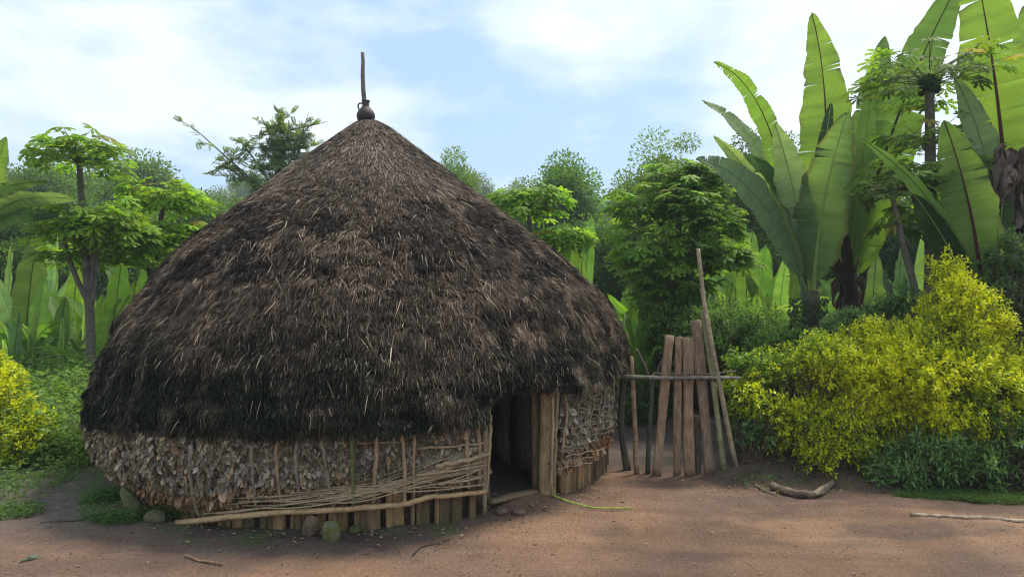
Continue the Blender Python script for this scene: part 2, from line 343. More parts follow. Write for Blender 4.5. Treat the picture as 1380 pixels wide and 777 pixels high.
    a0, a1 = hit(846, 3.05)[1] + .6, DOOR_L
    def planks(p0, p1):
        ph = p0
        while ph < p1:
            wd = random.choice([random.uniform(.045, .08), random.uniform(.08, .17)]); h = random.uniform(.34, .54); r = 3.035 + random.uniform(-.012, .02); tl = random.uniform(-.02, .02)
            n = 5; xs = np.linspace(-.46, .46, n) * wd; dep = random.uniform(.012, .045) + random.uniform(.0, .012) * (1 - (xs / wd * 2) ** 2) + np.array([random.uniform(-.007, .007) for _ in xs])
            c = np.array(random.choice([(.30, .185, .085), (.22, .14, .07), (.34, .21, .10), (.17, .115, .065)])) * random.uniform(.65, 1.1)
            vs = []; cs = []
            zs = (-.06, .02, .10, .2, h * .8, h)
            for k, z in enumerate(zs):
                jj = random.uniform(.92, 1.04)
                for x, d in zip(xs, dep):
                    rr = r + d * (1 if k < 5 else .8); pp = ph + (x * jj + tl * z) / r
                    vs.append((rr * math.cos(pp), rr * math.sin(pp), z + (random.uniform(-.03, .03) if k == 5 else 0)))
                    mo = max(0, 1 - z / .16) * random.uniform(.2, .9); cs.append(c * (1 - .6 * mo) + mo * np.array([.035, .045, .018]))
                for x in (xs[-1], xs[0]):
                    pp = ph + (x + tl * z) / r; vs.append((3.003 * math.cos(pp), 3.003 * math.sin(pp), z)); cs.append(c * .8)
            K = n + 2; f = [(k * K + j, k * K + (j + 1) % K, (k + 1) * K + (j + 1) % K, (k + 1) * K + j) for k in range(5) for j in range(K)]
            b.addm(vs, [np.array(f), 5 * K + np.arange(K)], np.array(cs)); ph += (wd * random.uniform(.98, 1.15)) / r
    planks(DOOR_R + .055, a0); b.build('plank_skirting', M_wood, wall)
    b = MB(); planks(hit(113, 3.05)[1] - .6, DOOR_L - .05); b.build('plank_skirting', M_wood, wall)
build_wall()

STK = (.34, .245, .145); STG = (.25, .205, .15)
def stick(name, pxs, r0, r1, rad, col, seed=0, parent=hut, wob=.004, label=None):
    m = MBR(hut); rs = np.linspace(r0, r1, len(pxs)); p = np.array([wallpt(x, y, r) for (x, y), r in zip(pxs, rs)])
    n = max(8, len(pxs) * 4); t = np.linspace(0, len(p) - 1, n); q = np.stack([np.interp(t, np.arange(len(p)), p[:, k]) for k in range(3)], -1)
    q[1:-1] = (q[:-2] + 2 * q[1:-1] + q[2:]) / 4; q += RNG.normal(0, wob, q.shape)
    c = np.tile(col, (n, 1)) * RNG.uniform(.85, 1.12, (n, 1))
    m.tube(q, np.linspace(rad * 1.1, rad * .85, n), c, 8, rough=.22, seed=seed); o = m.build(name, M_stick, parent, True)
    if label: o['label'] = label
    return o
for i, (pxs, rad, col) in enumerate([
        ([(258, 600), (256, 640), (262, 672), (268, 697)], .018, STG), ([(338, 600), (341, 640), (346, 688)], .016, STG),
        ([(372, 590), (374, 640), (381, 686)], .015, STK), ([(400, 592), (398, 630), (404, 655), (406, 683)], .015, STG),
        ([(433, 590), (440, 635), (450, 682)], .016, STG), ([(475, 582), (475, 640), (476, 683)], .019, (.13, .15, .05)),
        ([(508, 582), (505, 640), (503, 678)], .017, STK), ([(540, 580), (546, 630), (545, 682)], .017, STK), ([(559, 578), (558, 620), (558, 672)], .013, STK),
        ([(628, 570), (630, 620), (631, 658)], .022, STK), ([(644, 566), (647, 610), (646, 655)], .022, (.28, .20, .12)),
        ([(655, 568), (652, 620), (653, 694)], .024, (.22, .16, .10)), ([(661, 560), (659, 615), (655, 664)], .017, STK)]):
    stick('stake', pxs, 3.30 if pxs[0][0] < 600 else 3.2, 3.13, rad, col, i)
stick('lashing_pole', [(238, 704), (300, 697), (370, 690), (440, 687), (500, 683), (545, 680), (575, 669), (620, 666), (655, 661)], 3.16, 3.15, .027, (.42, .28, .14), 40, wob=.003)
# fan of thin reeds woven from the door side down to the left
m = MBR(hut)
for k in range(26):
    y0 = random.uniform(590, 628) if k < 18 else random.uniform(625, 655); x1 = random.uniform(270, 480); y1 = 700 - (x1 - 250) * .105 - random.uniform(3, 24)
    pts = []
    for t in np.linspace(0, 1, 14):
        x = 652 - (652 - x1) * t; y = y0 + (y1 - y0) * (1 - (1 - t) ** 1.7) + 2.5 * math.sin(t * 9 + k); pts.append(wallpt(x, y, 3.165 + .004 * (k % 5)))
    m.tube(pts, .0065, np.array([.36, .27, .16]) * random.uniform(.6, 1.2), 5)
m.build('reed_bundle', M_stick, hut, True)
# short rails by the door jamb
for x0, y0, x1, y1, rd in ((560, 604, 658, 596, .010), (588, 628, 660, 611, .020), (560, 640, 656, 627, .011), (590, 652, 650, 643, .011), (395, 587, 470, 586, .013), (455, 596, 540, 595, .010)):
    stick('crossbar', [(x0, y0), ((x0 + x1) / 2, (y0 + y1) / 2 + 1), (x1, y1)], 3.2, 3.2, rd, (.36, .26, .15), int(x0))
# right-hand wicker lattice
m = MBR(hut)
for k in range(15):
    y = 533 + k * 7 + random.uniform(-2, 2); sl = -.30 + .10 * (y - 530) / 100
    x0, x1 = random.uniform(750, 765), random.uniform(815, 846)
    if k > 9: x1 = random.uniform(790, 815)
    pts = [wallpt(x, y + (x - 750) * (-.14 if y < 560 else -.19) + 1.2 * math.sin(x * .3 + k), 3.17) for x in np.linspace(x0, min(x1, 843), 12)]
    m.tube(pts, .0062, np.array([.36, .30, .22]) * random.uniform(.7, 1.15), 5)
m.build('wicker_lattice', M_stick, hut, True)
for i, (pxs, rad, col) in enumerate([
        ([(752, 522), (750, 580), (746, 655)], .020, (.24, .175, .11)), ([(744, 520), (745, 560), (743, 664)], .016, STK), ([(762, 530), (764, 560), (757, 612)], .016, STK),
        ([(774, 530), (780, 552), (776, 580)], .011, STG), ([(786, 526), (793, 550), (788, 600)], .011, STG), ([(799, 520), (801, 545), (793, 572), (790, 600)], .011, STG),
        ([(814, 512), (815, 540), (806, 570), (800, 596)], .011, STG), ([(826, 506), (828, 530), (822, 558)], .010, STG)]):
    stick('stake', pxs, 3.2, 3.17, rad, col, 60 + i)

# door frame, door, threshold
def box_mb(m, c, ax, ay, az, col):
    c = np.asarray(c, float); s = [(-1, -1, -1), (1, -1, -1), (1, 1, -1), (-1, 1, -1), (-1, -1, 1), (1, -1, 1), (1, 1, 1), (-1, 1, 1)]
    v = [c + a * np.asarray(ax) + b * np.asarray(ay) + d * np.asarray(az) for a, b, d in s]
    m.add(v, [(0, 3, 2, 1), (4, 5, 6, 7), (0, 1, 5, 4), (1, 2, 6, 5), (2, 3, 7, 6), (3, 0, 4, 7)], col)
def plank_mb(m, p0, p1, wdir, wd, th, col, seed=0, n=12, nx=5):
    """rough sawn board from p0 to p1 with uneven edges and rounded cross-section"""
    p0, p1 = np.asarray(p0, float), np.asarray(p1, float); T = unit(p1 - p0); Wd = unit(np.asarray(wdir) - T * np.dot(wdir, T)); Nn = np.cross(T, Wd)
    xs = np.concatenate([np.linspace(-1, 1, nx), np.linspace(1, -1, nx)]); ss = np.concatenate([np.ones(nx), -np.ones(nx)]); K = 2 * nx; v = []; cc = []
    for i in range(n):
        t = i / (n - 1); c = p0 + (p1 - p0) * t + Wd * .006 * math.sin(t * 5 + seed) + Nn * .004 * math.sin(t * 7 + seed)
        wj = wd / 2 * (1 + .07 * math.sin(t * 9 + seed * 2) + random.uniform(-.02, .02))
        for x, s_ in zip(xs, ss):
            top = random.uniform(-.012, .012) if i == n - 1 else 0
            v.append(c + Wd * x * wj + Nn * s_ * th / 2 * (1 - .35 * x * x) + T * top + Nn * random.uniform(-.002, .002))
            cc.append(np.array(col) * random.uniform(.85, 1.15) * (1 if t > .06 else .7))
    i, j = np.meshgrid(np.arange(n - 1), np.arange(K), indexing='ij'); j2 = (j + 1) % K
    m.addm(np.array(v), [np.stack([i * K + j, i * K + j2, (i + 1) * K + j2, (i + 1) * K + j], -1).reshape(-1, 4), np.arange(K)[::-1], (n - 1) * K + np.arange(K)], np.array(cc))
pl, _ = hit(658, 3.05); pr, _ = hit(737, 3.06)
fr = None
m = MBR(hut); q = wallpt(737, 668, 3.06)
plank_mb(m, (q[0], q[1], -.05), (q[0] + .01, q[1], 1.5), (1, .35, 0), .165, .13, (.34, .225, .12), 3)
for z, dx in ((.38, -.02), (.42, .04), (.8, -.03), (.78, .03), (1.15, 0)):
    box_mb(m, (q[0] + dx - .02, q[1] - .068, z), (.009, 0, 0), (0, .006, 0), (0, 0, .004), (.015, .012, .01))
o = m.build('door_post', M_wood, hut)
m = MBR(hut); q2 = wallpt(727, 650, 2.98); plank_mb(m, (q2[0] - .02, q2[1] + .10, .05), (q2[0] - .02, q2[1] + .10, 1.5), (1, .5, 0), .12, .09, (.22, .15, .085), 8); m.build('door_post', M_wood, hut)
m = MBR(hut); q3 = wallpt(655, 690, 3.02); plank_mb(m, (q3[0] - .03, q3[1] + .1, -.05), (q3[0] - .03, q3[1] + .1, 1.3), (1, -.9, 0), .13, .1, (.16, .11, .07), 9); m.build('door_post', M_wood, hut)
m = MBR(hut); a = V(q3[0] - .1, q3[1] + .05, 1.46); c = V(q[0] + .1, q[1] + .05, 1.52); plank_mb(m, a, c, (0, 0, 1), .12, .12, (.09, .065, .045), 4); m.build('lintel', M_wood, hut)
m = MBR(hut); a = wallpt(657, 664, 3.0); c = wallpt(722, 652, 3.0); a[2] = c[2] = .125; plank_mb(m, a, c, (0, 0, 1), .055, .11, (.20, .14, .085), 5); m.build('threshold', M_wood, hut)
# the door leaf swung inwards, hinged on the right
hx = V(.24, 7.72, 0); far = V(-.28, 8.52, 0); dv = unit(far - hx); nv = V(-dv[1], dv[0], 0)
m = MBR(hut); wdt = np.linalg.norm(far - hx)
for k in range(2):
    c0 = hx + dv * wdt * (k + .5) / 2; plank_mb(m, c0 + V(0, 0, .17), c0 + V(0, 0, 1.42), dv, wdt / 2 + .008, .03 + .004 * k, (.19, .145, .10), 0, 8, 3)
dr = m.build('door', M_wood, hut)
m = MBR(hut)
for z in (.32, .8, 1.28): plank_mb(m, hx + dv * .06 + nv * -.03 + V(0, 0, z), far - dv * .04 + nv * -.03 + V(0, 0, z), (0, 0, 1), .09, .025, (.27, .20, .14), 30, 8, 3)
plank_mb(m, hx + dv * .02 - nv * .02 + V(0, 0, .16), hx + dv * .02 - nv * .02 + V(0, 0, 1.43), dv, .08, .06, (.30, .22, .15), 33, 8, 3)
m.build('door_batten', M_wood, dr)

# roof pole and the clay jug it pierces
top = V(HC[0] - .13, HC[1], 4.5)
m = MBR(hut); Yp = 9.3
pp = [top + V(0, 0, -.2), top + V(0, 0, .2), at(491, 136, Yp), at(489.5, 120, Yp), at(488.5, 100, Yp), at(489, 84, Yp), at(488.5, 71, Yp)]
pp[0][0] = pp[1][0] = pp[2][0]
m.tube(pp, [.036, .036, .034, .033, .030, .026, .024], (.17, .15, .13), 9, rough=.25); m.build('roof_pole', M_bark, hut, True)
jb = V(at(493, 165, Yp)[0], Yp, at(0, 166, Yp)[2])
jug = thing('clay_jug', jb, 'dark round clay jug with one handle threaded on the pole at the roof peak', 'jug')
m = MB(); prof = [(.03, 0), (.07, .0), (.105, .03), (.122, .075), (.122, .115), (.105, .155), (.075, .19), (.048, .225), (.042, .26), (.046, .285), (.060, .297), (.056, .302), (.040, .29), (.036, .25)]
a = np.linspace(0, 2 * math.pi, 28, endpoint=False); v = np.array([(r * math.cos(t), r * math.sin(t), z) for r, z in prof for t in a]); n = len(prof)
i, j = np.meshgrid(np.arange(n - 1), np.arange(28), indexing='ij'); j2 = (j + 1) % 28
cc = np.array([(.035, .025, .024) if z < .13 else (.075, .045, .035) if z < .2 else (.06, .04, .035) for r, z in prof for t in a])
m.addm(v, [np.stack([i * 28 + j, i * 28 + j2, (i + 1) * 28 + j2, (i + 1) * 28 + j], -1).reshape(-1, 4)], cc)
m.build('body', M_clay, jug, True)
m = MB(); m.tube([(-.045, 0, .262), (-.075, -.01, .268), (-.098, -.012, .25), (-.102, -.012, .22), (-.09, -.008, .185), (-.078, 0, .17)], .0105, (.06, .042, .036), 8); m.build('handle', M_clay, jug, True)

# ---------------------------------------------------------------- ground
def sstep(a, b, x): t = np.clip((x - a) / (b - a), 0, 1); return t * t * (3 - 2 * t)
def gz(x, y):
    x = np.asarray(x, float); y = np.asarray(y, float); p = P3(x, y)
    z = .06 * (fbm(p * .5, 1, 3) - .5) + .035 * (fbm(p * 2.2, 2, 3) - .5)
    z = z + .26 * sstep(7.75, 8.5, y - .05 * (x - 3)) * sstep(2.3, 3.0, x)              # bank under the hedge
    z = z + .14 * np.exp(-(((x - .12) / .45) ** 2 + ((y - 7.12) / .40) ** 2))             # trodden step at the door
    z = z + .20 * sstep(-5.2, -7.5, x) * sstep(7.5, 11, y)
    z = z + .35 * sstep(11, 20, y)
    z = z + 13 * sstep(75, 150, y + 20 * (fbm(P3(x * .01, 0), 9, 2) - .5)) * (.75 + .5 * fbm(P3(x * .012, y * .006), 77, 2))
    return z
def axis(lo, d0, d1, hi, step, g):
    a = list(np.arange(d0, d1, step)); x = d0; s = step; left = []
    while x > lo: s *= g; x -= s; left.append(x)
    x = a[-1]; s = step
    while x < hi: s *= g; x += s; a.append(x)
    return np.array(left[::-1] + a)
xs = axis(-330, -6.5, 7.5, 330, .045, 1.09); ys = axis(-20, 5.0, 11, 430, .04, 1.08)
X, Y = np.meshgrid(xs, ys, indexing='ij'); Z = gz(X, Y)
dh = np.hypot(X - HC[0], Y - HC[1])
fine = fbm(P3(X * 5, Y * 5), 5, 4); rut = np.exp(-((Y - 5.9 - .35 * np.sin(X * .55)) / .10) ** 2) + .7 * np.exp(-((Y - 6.75 - .3 * np.sin(X * .5 + .4)) / .12) ** 2) * (X > -.2); Z = Z + np.where((Y < 14) & (Y > 1), .05 * (fine - .5) - .018 * rut * fbm(P3(X * 1.5, Y), 3, 2), 0)
def gcol(x, y):
    q = P3(x, y); a = fbm(q * .8, 15, 4); b = fbm(q * 3.5, 25, 4); e = fbm(q * V(1.2, 3.0, 1), 35, 3)
    c = np.zeros(x.shape + (3,)) + np.array([.138, .082, .054])
    c = c * (1 - .0) + (np.array([.205, .115, .066]) - c) * np.clip((a - .42) / .22, 0, 1)[..., None]
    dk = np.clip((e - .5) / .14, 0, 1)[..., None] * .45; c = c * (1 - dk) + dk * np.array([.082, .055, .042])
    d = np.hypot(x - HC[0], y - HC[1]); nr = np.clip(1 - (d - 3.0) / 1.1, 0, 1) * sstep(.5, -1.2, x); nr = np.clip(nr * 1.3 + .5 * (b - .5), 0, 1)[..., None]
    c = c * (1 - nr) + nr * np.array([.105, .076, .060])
    sw = fbm(P3(x * .9 + .4 * y, (y + .25 * np.sin(x * .55)) * 9), 65, 3)[..., None]; c = c * (.80 + .42 * sw)
    pth = (sstep(-2.9, -4.6, x) * sstep(5.5, 7, y)); gt = sstep(8.5, 9.0, y) * (x > -.5) * 1.0
    pk = np.clip(pth + gt, 0, 1)[..., None] * .85; c = c * (1 - pk) + pk * np.array([.11, .088, .075])
    bank = (sstep(7.8, 8.1, y - .05 * (x - 3)) * sstep(2.2, 2.7, x))[..., None] * .8; c = c * (1 - bank) + bank * np.array([.085, .058, .045])
    mottle = np.clip((fbm(q * .55 + 3, 85, 3) - .47) / .08, 0, 1)[..., None] * .30; c = c * (1 - mottle)  # ground colour darkened in broad noise patches
    mo = np.clip((fbm(q * 3, 45, 3) - .45) / .1, 0, 1) * np.exp(-((x - 5.15) / .75) ** 2 - ((y - 7.55) / .28) ** 2) * 1.4
    mo = mo + .6 * np.clip((b - .5) / .1, 0, 1) * np.exp(-((d - 3.3) / .22) ** 2) * (x < -.5); mo = np.clip(mo, 0, 1)[..., None]
    c = c * (1 - mo) + mo * np.array([.06, .10, .025])
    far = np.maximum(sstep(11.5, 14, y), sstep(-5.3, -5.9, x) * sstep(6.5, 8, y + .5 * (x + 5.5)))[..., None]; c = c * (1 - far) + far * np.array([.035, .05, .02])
    return c * (.86 + .28 * b)[..., None]
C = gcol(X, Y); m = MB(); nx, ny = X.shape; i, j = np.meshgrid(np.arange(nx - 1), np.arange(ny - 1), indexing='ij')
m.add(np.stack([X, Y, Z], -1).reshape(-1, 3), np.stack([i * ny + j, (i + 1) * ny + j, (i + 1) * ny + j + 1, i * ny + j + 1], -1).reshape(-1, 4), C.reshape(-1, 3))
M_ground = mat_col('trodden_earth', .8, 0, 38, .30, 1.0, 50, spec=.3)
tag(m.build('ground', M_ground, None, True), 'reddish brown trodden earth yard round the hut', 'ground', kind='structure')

def gp(px, py):                                       # photo pixel on the ground
    z = 0.0
    for _ in range(6):
        Yd = F_PX * (CAM_H - z) / (py - HOR); x = (px - 690) / F_PX * Yd; z = float(gz(x, Yd))
    return V(x, Yd, z)
#@@NEXT
# ---------------------------------------------------------------- leaf templates
T_OV = np.array([(0, 0, 0), (-.5, .45, .10), (.5, .45, .10), (0, .5, 0), (0, 1, -.08)], float); F_OV = {3: [(0, 3, 1), (0, 2, 3), (1, 3, 4), (3, 2, 4)]}
def frames(d, up_noise=.6):
    """leaf axes for directions d: width, length, normal (normal leans to the sky)"""
    n = unit(V(0, 0, 1) + RNG.normal(0, up_noise, d.shape)); x = unit(np.cross(d, n)); return x, np.cross(x, d)
def leaves(m, pos, d, ln, wd, cols, up=.6):
    d = unit(d); x, z = frames(d, up); ln = np.broadcast_to(ln, len(pos)); wd = np.broadcast_to(wd, len(pos))
    m.inst(T_OV, F_OV, pos, x * wd[:, None], d * ln[:, None], z * ln[:, None], cols)
def rsph(n): return unit(RNG.normal(size=(n, 3)))
def jit(c, n, a=.25, hue=.12): return np.asarray(c)[None] * RNG.uniform(1 - a, 1 + a, (n, 1)) * RNG.uniform(1 - hue, 1 + hue, (n, 3))
# palmate leaf: seven toothed lobes on a fan, length axis +Y, about 1 across
def palmate():
    v = [(0, 0, .0)]; f3 = []
    for k, a in enumerate(np.radians([-128, -88, -45, 0, 45, 88, 128])):
        Lk = [.30, .42, .5, .56, .5, .42, .30][k]; dx, dy = math.sin(a), math.cos(a); px_, py_ = dy, -dx; b = len(v)
        for t, w_ in ((.30, .035), (.55, .10), (.62, .045), (.82, .075), (1.0, 0)):
            for sg in ((-1, 1) if w_ else (1,)):
                t2 = t + (.12 if w_ >= .075 else 0); v.append((dx * t2 * Lk * 1.0 + px_ * sg * w_, dy * t2 * Lk + py_ * sg * w_, -.16 * (t2 * Lk) ** 2 * 2 - (.02 if sg else 0)))
            if w_: v.append((dx * t * Lk, dy * t * Lk, .02 - .16 * (t * Lk) ** 2 * 2))
        # per station order: left, right, centre
        st = [(b + 3 * i, b + 3 * i + 1, b + 3 * i + 2) for i in range(4)]; tip = b + 12
        f3 += [(0, st[0][2], st[0][0]), (0, st[0][1], st[0][2])]
        for i in range(3):
            (l0, r0, c0), (l1, r1, c1) = st[i], st[i + 1]; f3 += [(l0, c0, c1), (l0, c1, l1), (c0, r0, r1), (c0, r1, c1)]
        f3 += [(st[3][0], st[3][2], tip), (st[3][2], st[3][1], tip)]
    return np.array(v, float), {3: np.array(f3)}
T_PA, F_PA = palmate()
def pinnate(n=9):
    v = []; f = []
    for i in range(n):
        for sg in (-1, 1):
            y = .12 + .85 * i / n; l_ = .22 * (1 - .5 * abs(i / n - .45)); b = len(v)
            v += [(0, y, 0), (sg * l_ * .5, y + .10, .02), (sg * l_ * .55, y - .01, .0), (sg * l_, y + .07, -.03)]; f += [(b, b + 1, b + 3), (b, b + 3, b + 2)]
    b = len(v); v += [(-.008, 0, 0), (.008, 0, 0), (0, 1, -.02)]; f.append((b, b + 1, b + 2))
    return np.array(v, float), {3: np.array(f)}
T_PI, F_PI = pinnate()

# ---------------------------------------------------------------- tall-leaved banana-like plants (enset)
G_NEW, G_MID, G_DK, G_PALE = (.155, .25, .045), (.11, .20, .045), (.06, .12, .045), (.17, .24, .12)
R_RIB, G_RIB, B_RIB = (.11, .028, .022), (.30, .38, .14), (.045, .025, .018)
def enset_leaf(m, pts, wd, col, rib, roll=0.0, face=None, tears=3, fold=.16, petiole=.16, seed=0, edge=None, n=84, pad=.80):
    """pts: control points base..tip (Bezier through polyline), wd: full width in metres"""
    rs = np.random.default_rng(seed + 17); P = np.asarray(pts, float); t = np.linspace(0, 1, n)
    if len(P) == 3: C_ = (1 - t)[:, None] ** 2 * P[0] + 2 * ((1 - t) * t)[:, None] * P[1] + t[:, None] ** 2 * P[2]
    else:
        C_ = P[None, 0] * ((1 - t) ** 3)[:, None] + 3 * P[1] * (t * (1 - t) ** 2)[:, None] + 3 * P[2] * (t * t * (1 - t))[:, None] + P[3] * (t ** 3)[:, None]
    T = unit(np.gradient(C_, axis=0))
    if face is None: face = V(0, 0, CAM_H) - C_[n // 2]
    S = unit(np.cross(T, np.asarray(face, float))); Nn = np.cross(S, T); ca, sa = math.cos(roll), math.sin(roll); S, Nn = S * ca + Nn * sa, Nn * ca - S * sa
    q = np.clip((t - petiole) / (1 - petiole), 0, 1); shape = np.where(q > 0, np.clip(np.sin(np.pi * np.clip(q, 0, 1) ** pad), 0, 1) ** (.62 if pad < .9 else .5), 0); shape = np.maximum(shape, .0)
    hw = .5 * wd * shape + .018 * (1 - q); L_ = np.sum(np.linalg.norm(np.diff(C_, axis=0), axis=1))
    us = np.array([0, .25, .5, .75, 1.0])
    for sg in (-1, 1):
        cuts = set(rs.integers(n // 5, n - 3, tears + (4 if n > 40 else 1)).tolist()) if tears else set(); start = 0; ph = rs.random() * 6
        rows = []
        def row(i, gap):
            u = us * hw[i] * (1 + .05 * math.sin(t[i] * 37 + ph) + .03 * math.sin(t[i] * 83 + ph) - (.10 * rs.random() if rs.random() < .06 else 0)); rip = (.03 * np.sin(t[i] * 31 + ph + us * 2) + .012 * math.cos(math.pi * i)) * wd * us
            return C_[i] + S[i] * (sg * u)[:, None] + Nn[i] * (fold * u * 1.0 - .35 * fold * u * us + rip)[:, None] + T[i] * (us ** 2 * gap * L_)[:, None] + V(0, 0, -1) * (us ** 2 * abs(gap) * 2.0 * wd)[:, None]
        def flush(rows):
            if len(rows) < 2: return
            R_ = np.array(rows); a, b = R_.shape[:2]; i, j = np.meshgrid(np.arange(a - 1), np.arange(b - 1), indexing='ij')
            f = np.stack([i * b + j, (i + 1) * b + j, (i + 1) * b + j + 1, i * b + j + 1], -1).reshape(-1, 4)
            cc = np.tile(np.asarray(col, float), (a * b, 1)); ed = np.tile(us, a) > .9
            bl_ = fbm(P3(np.linspace(0, 6, a) + seed, sg * 3.0, 0), 5, 3); stripe = (1 + .06 * np.repeat(rs.normal(size=a), b)[:, None] + .5 * (np.repeat(bl_, b)[:, None] - .5)) * np.array([1, 1, 1.0]); cc = cc * stripe
            wr = np.repeat(vnoise(P3(np.linspace(0, 14, a) + seed * 2.3, sg, 0), 9), b); dm = ed & (wr > .62); cc[dm] = cc[dm] * .4 + np.array([.11, .085, .04]) * .6
            if edge is not None: cc[ed] = edge
            m.add(R_.reshape(-1, 3), f, cc)
        for i in range(n):
            if i in cuts:
                g = rs.uniform(.0005, .009) ** 1.0 * rs.choice([.3, 1.0]); rows.append(row(i, -g)); flush(rows); rows = [row(i, g)]
            else: rows.append(row(i, 0))
        flush(rows)
    m.tube(C_, np.maximum((.070 if n > 40 else .045) * (wd / .6) * (1 - t) ** 1.2 * .5, .007), rib, 6)
def enset_root(loc, label, group=None, name='enset_plant'): return thing(name, loc, label, 'banana plant', group)
def leaf_obj(root, args, smooth=True):
    m = MBR(root); enset_leaf(m, **args); return m.build('leaf', M_enset, root, smooth)
def pseudostem(root, base, top, r0, r1, col):
    m = MBR(root); t = np.linspace(0, 1, 10)[:, None]; p = np.asarray(base) * (1 - t) + np.asarray(top) * t
    m.tube(p, np.linspace(r0, r1, 10), np.tile(col, (10, 1)) * RNG.uniform(.7, 1.25, (10, 1)), 12, rough=.25); m.build('stem', M_bark, root, True)
def px3(lst, Y, dY=0):
    n = len(lst); return [at(x, y, Y + dY * i / (n - 1)) for i, (x, y) in enumerate(lst)]
def ww(px, Y): return px / F_PX * Y

# E1: the big fan in the middle right
Y1 = 10.6; b1 = at(1093, 392, Y1); g1 = float(gz(b1[0], Y1)); e1 = enset_root((b1[0], Y1, g1), 'tall enset with a wide fan of leaves rising from a vine-covered stem')
pseudostem(e1, (b1[0], Y1, g1 - .1), b1, .17, .11, (.07, .075, .035))
for k, (pts, wpx, col, rib, roll, dY, tr) in enumerate([
        ([(1096, 400), (1106, 290), (1130, 160), (1094, 17)], 70, G_NEW, R_RIB, .15, .5, 1),
        ([(1090, 400), (1062, 250), (1040, 110), (962, 84)], 44, G_MID, R_RIB, .9, .1, 6),
        ([(1088, 400), (1065, 260), (1020, 170), (946, 135)], 34, G_PALE, G_RIB, -.95, .5, 6),
        ([(1085, 400), (1062, 310), (1010, 225), (938, 214)], 46, (.10, .155, .085), G_PALE, -.7, -.9, 4),
        ([(1086, 400), (1068, 320), (1020, 230), (962, 183)], 34, G_PALE, G_RIB, .75, -.5, 2),
        ([(1088, 395), (1070, 310), (1040, 230), (1000, 210)], 42, (.06, .115, .05), G_RIB, .3, .2, 2),
        ([(1092, 400), (1085, 320), (1070, 240), (1044, 166)], 46, (.13, .20, .11), G_RIB, -.2, -.6, 1),
        ([(1096, 405), (1098, 330), (1112, 240), (1143, 150)], 64, (.11, .185, .07), G_RIB, .1, -.9, 1),
        ([(1096, 400), (1100, 330), (1108, 220), (1120, 138)], 32, (.035, .07, .03), G_RIB, .5, .1, 1)]):
    leaf_obj(e1, dict(pts=px3(pts, Y1, dY), wd=ww(wpx, Y1), col=col, rib=rib, roll=roll, tears=tr, seed=k, petiole=.12, edge=(.10, .10, .04) if k == 7 else None))
def dead_leaves(m, top, bot, rad, n, col=(.10, .075, .05), ln=(.25, .6)):
    for k in range(n):
        t = random.random(); p = np.asarray(top) * (1 - t) + np.asarray(bot) * t; a = random.uniform(0, 2 * math.pi); o = V(math.cos(a), math.sin(a), 0)
        l_ = random.uniform(*ln); w_ = random.uniform(.03, .09); pts = [p, p + o * rad * random.uniform(.5, 1) + V(0, 0, .05), p + o * rad * random.uniform(.6, 1.5) - V(0, 0, l_ * .5), p + o * rad * random.uniform(.5, 1.4) - V(random.uniform(-.06, .06), 0, l_)]
        S = unit(np.cross(o, V(0, 0, 1)) + V(*RNG.normal(0, .5, 3))); c = np.array(col) * random.uniform(.4, 1.7) * np.array([1, random.uniform(.85, 1.05), random.uniform(.8, 1.1)])
        P = np.array(pts); q = []; tt = np.linspace(0, 1, 8)
        for u in tt:
            pt = P[0] * (1 - u) ** 3 + 3 * P[1] * u * (1 - u) ** 2 + 3 * P[2] * u * u * (1 - u) + P[3] * u ** 3; wj = w_ * (.3 + math.sin(math.pi * min(1, u * .9 + .05))) * random.uniform(.5, 1.2)
            tw = random.uniform(-.6, .6); S2 = unit(S + o * tw); q += [pt - S2 * wj, pt + o * .02, pt + S2 * wj]
        f = [(3 * i + a_, 3 * i + a_ + 1, 3 * i + a_ + 4, 3 * i + a_ + 3) for i in range(7) for a_ in (0, 1)]
        m.add(q, f, c)
# vines on its stem
m = MBR(e1); n = 2600; z = RNG.uniform(g1, b1[2] - .1, n); a = RNG.uniform(0, 2 * math.pi, n); r = .17 + .07 * RNG.random(n) + .06 * fbm(P3(a * 2, z * 3), 3, 2)
p = np.stack([b1[0] - .03 + r * np.cos(a), Y1 + r * np.sin(a), z], -1); d = np.stack([np.cos(a), np.sin(a), -1.0 - RNG.random(n)], -1) + RNG.normal(0, .4, (n, 3))
leaves(m, p, d, RNG.uniform(.04, .075, n), RNG.uniform(.03, .055, n), jit((.045, .065, .025), n, .45)); m.build('vine', M_tleaf, e1)

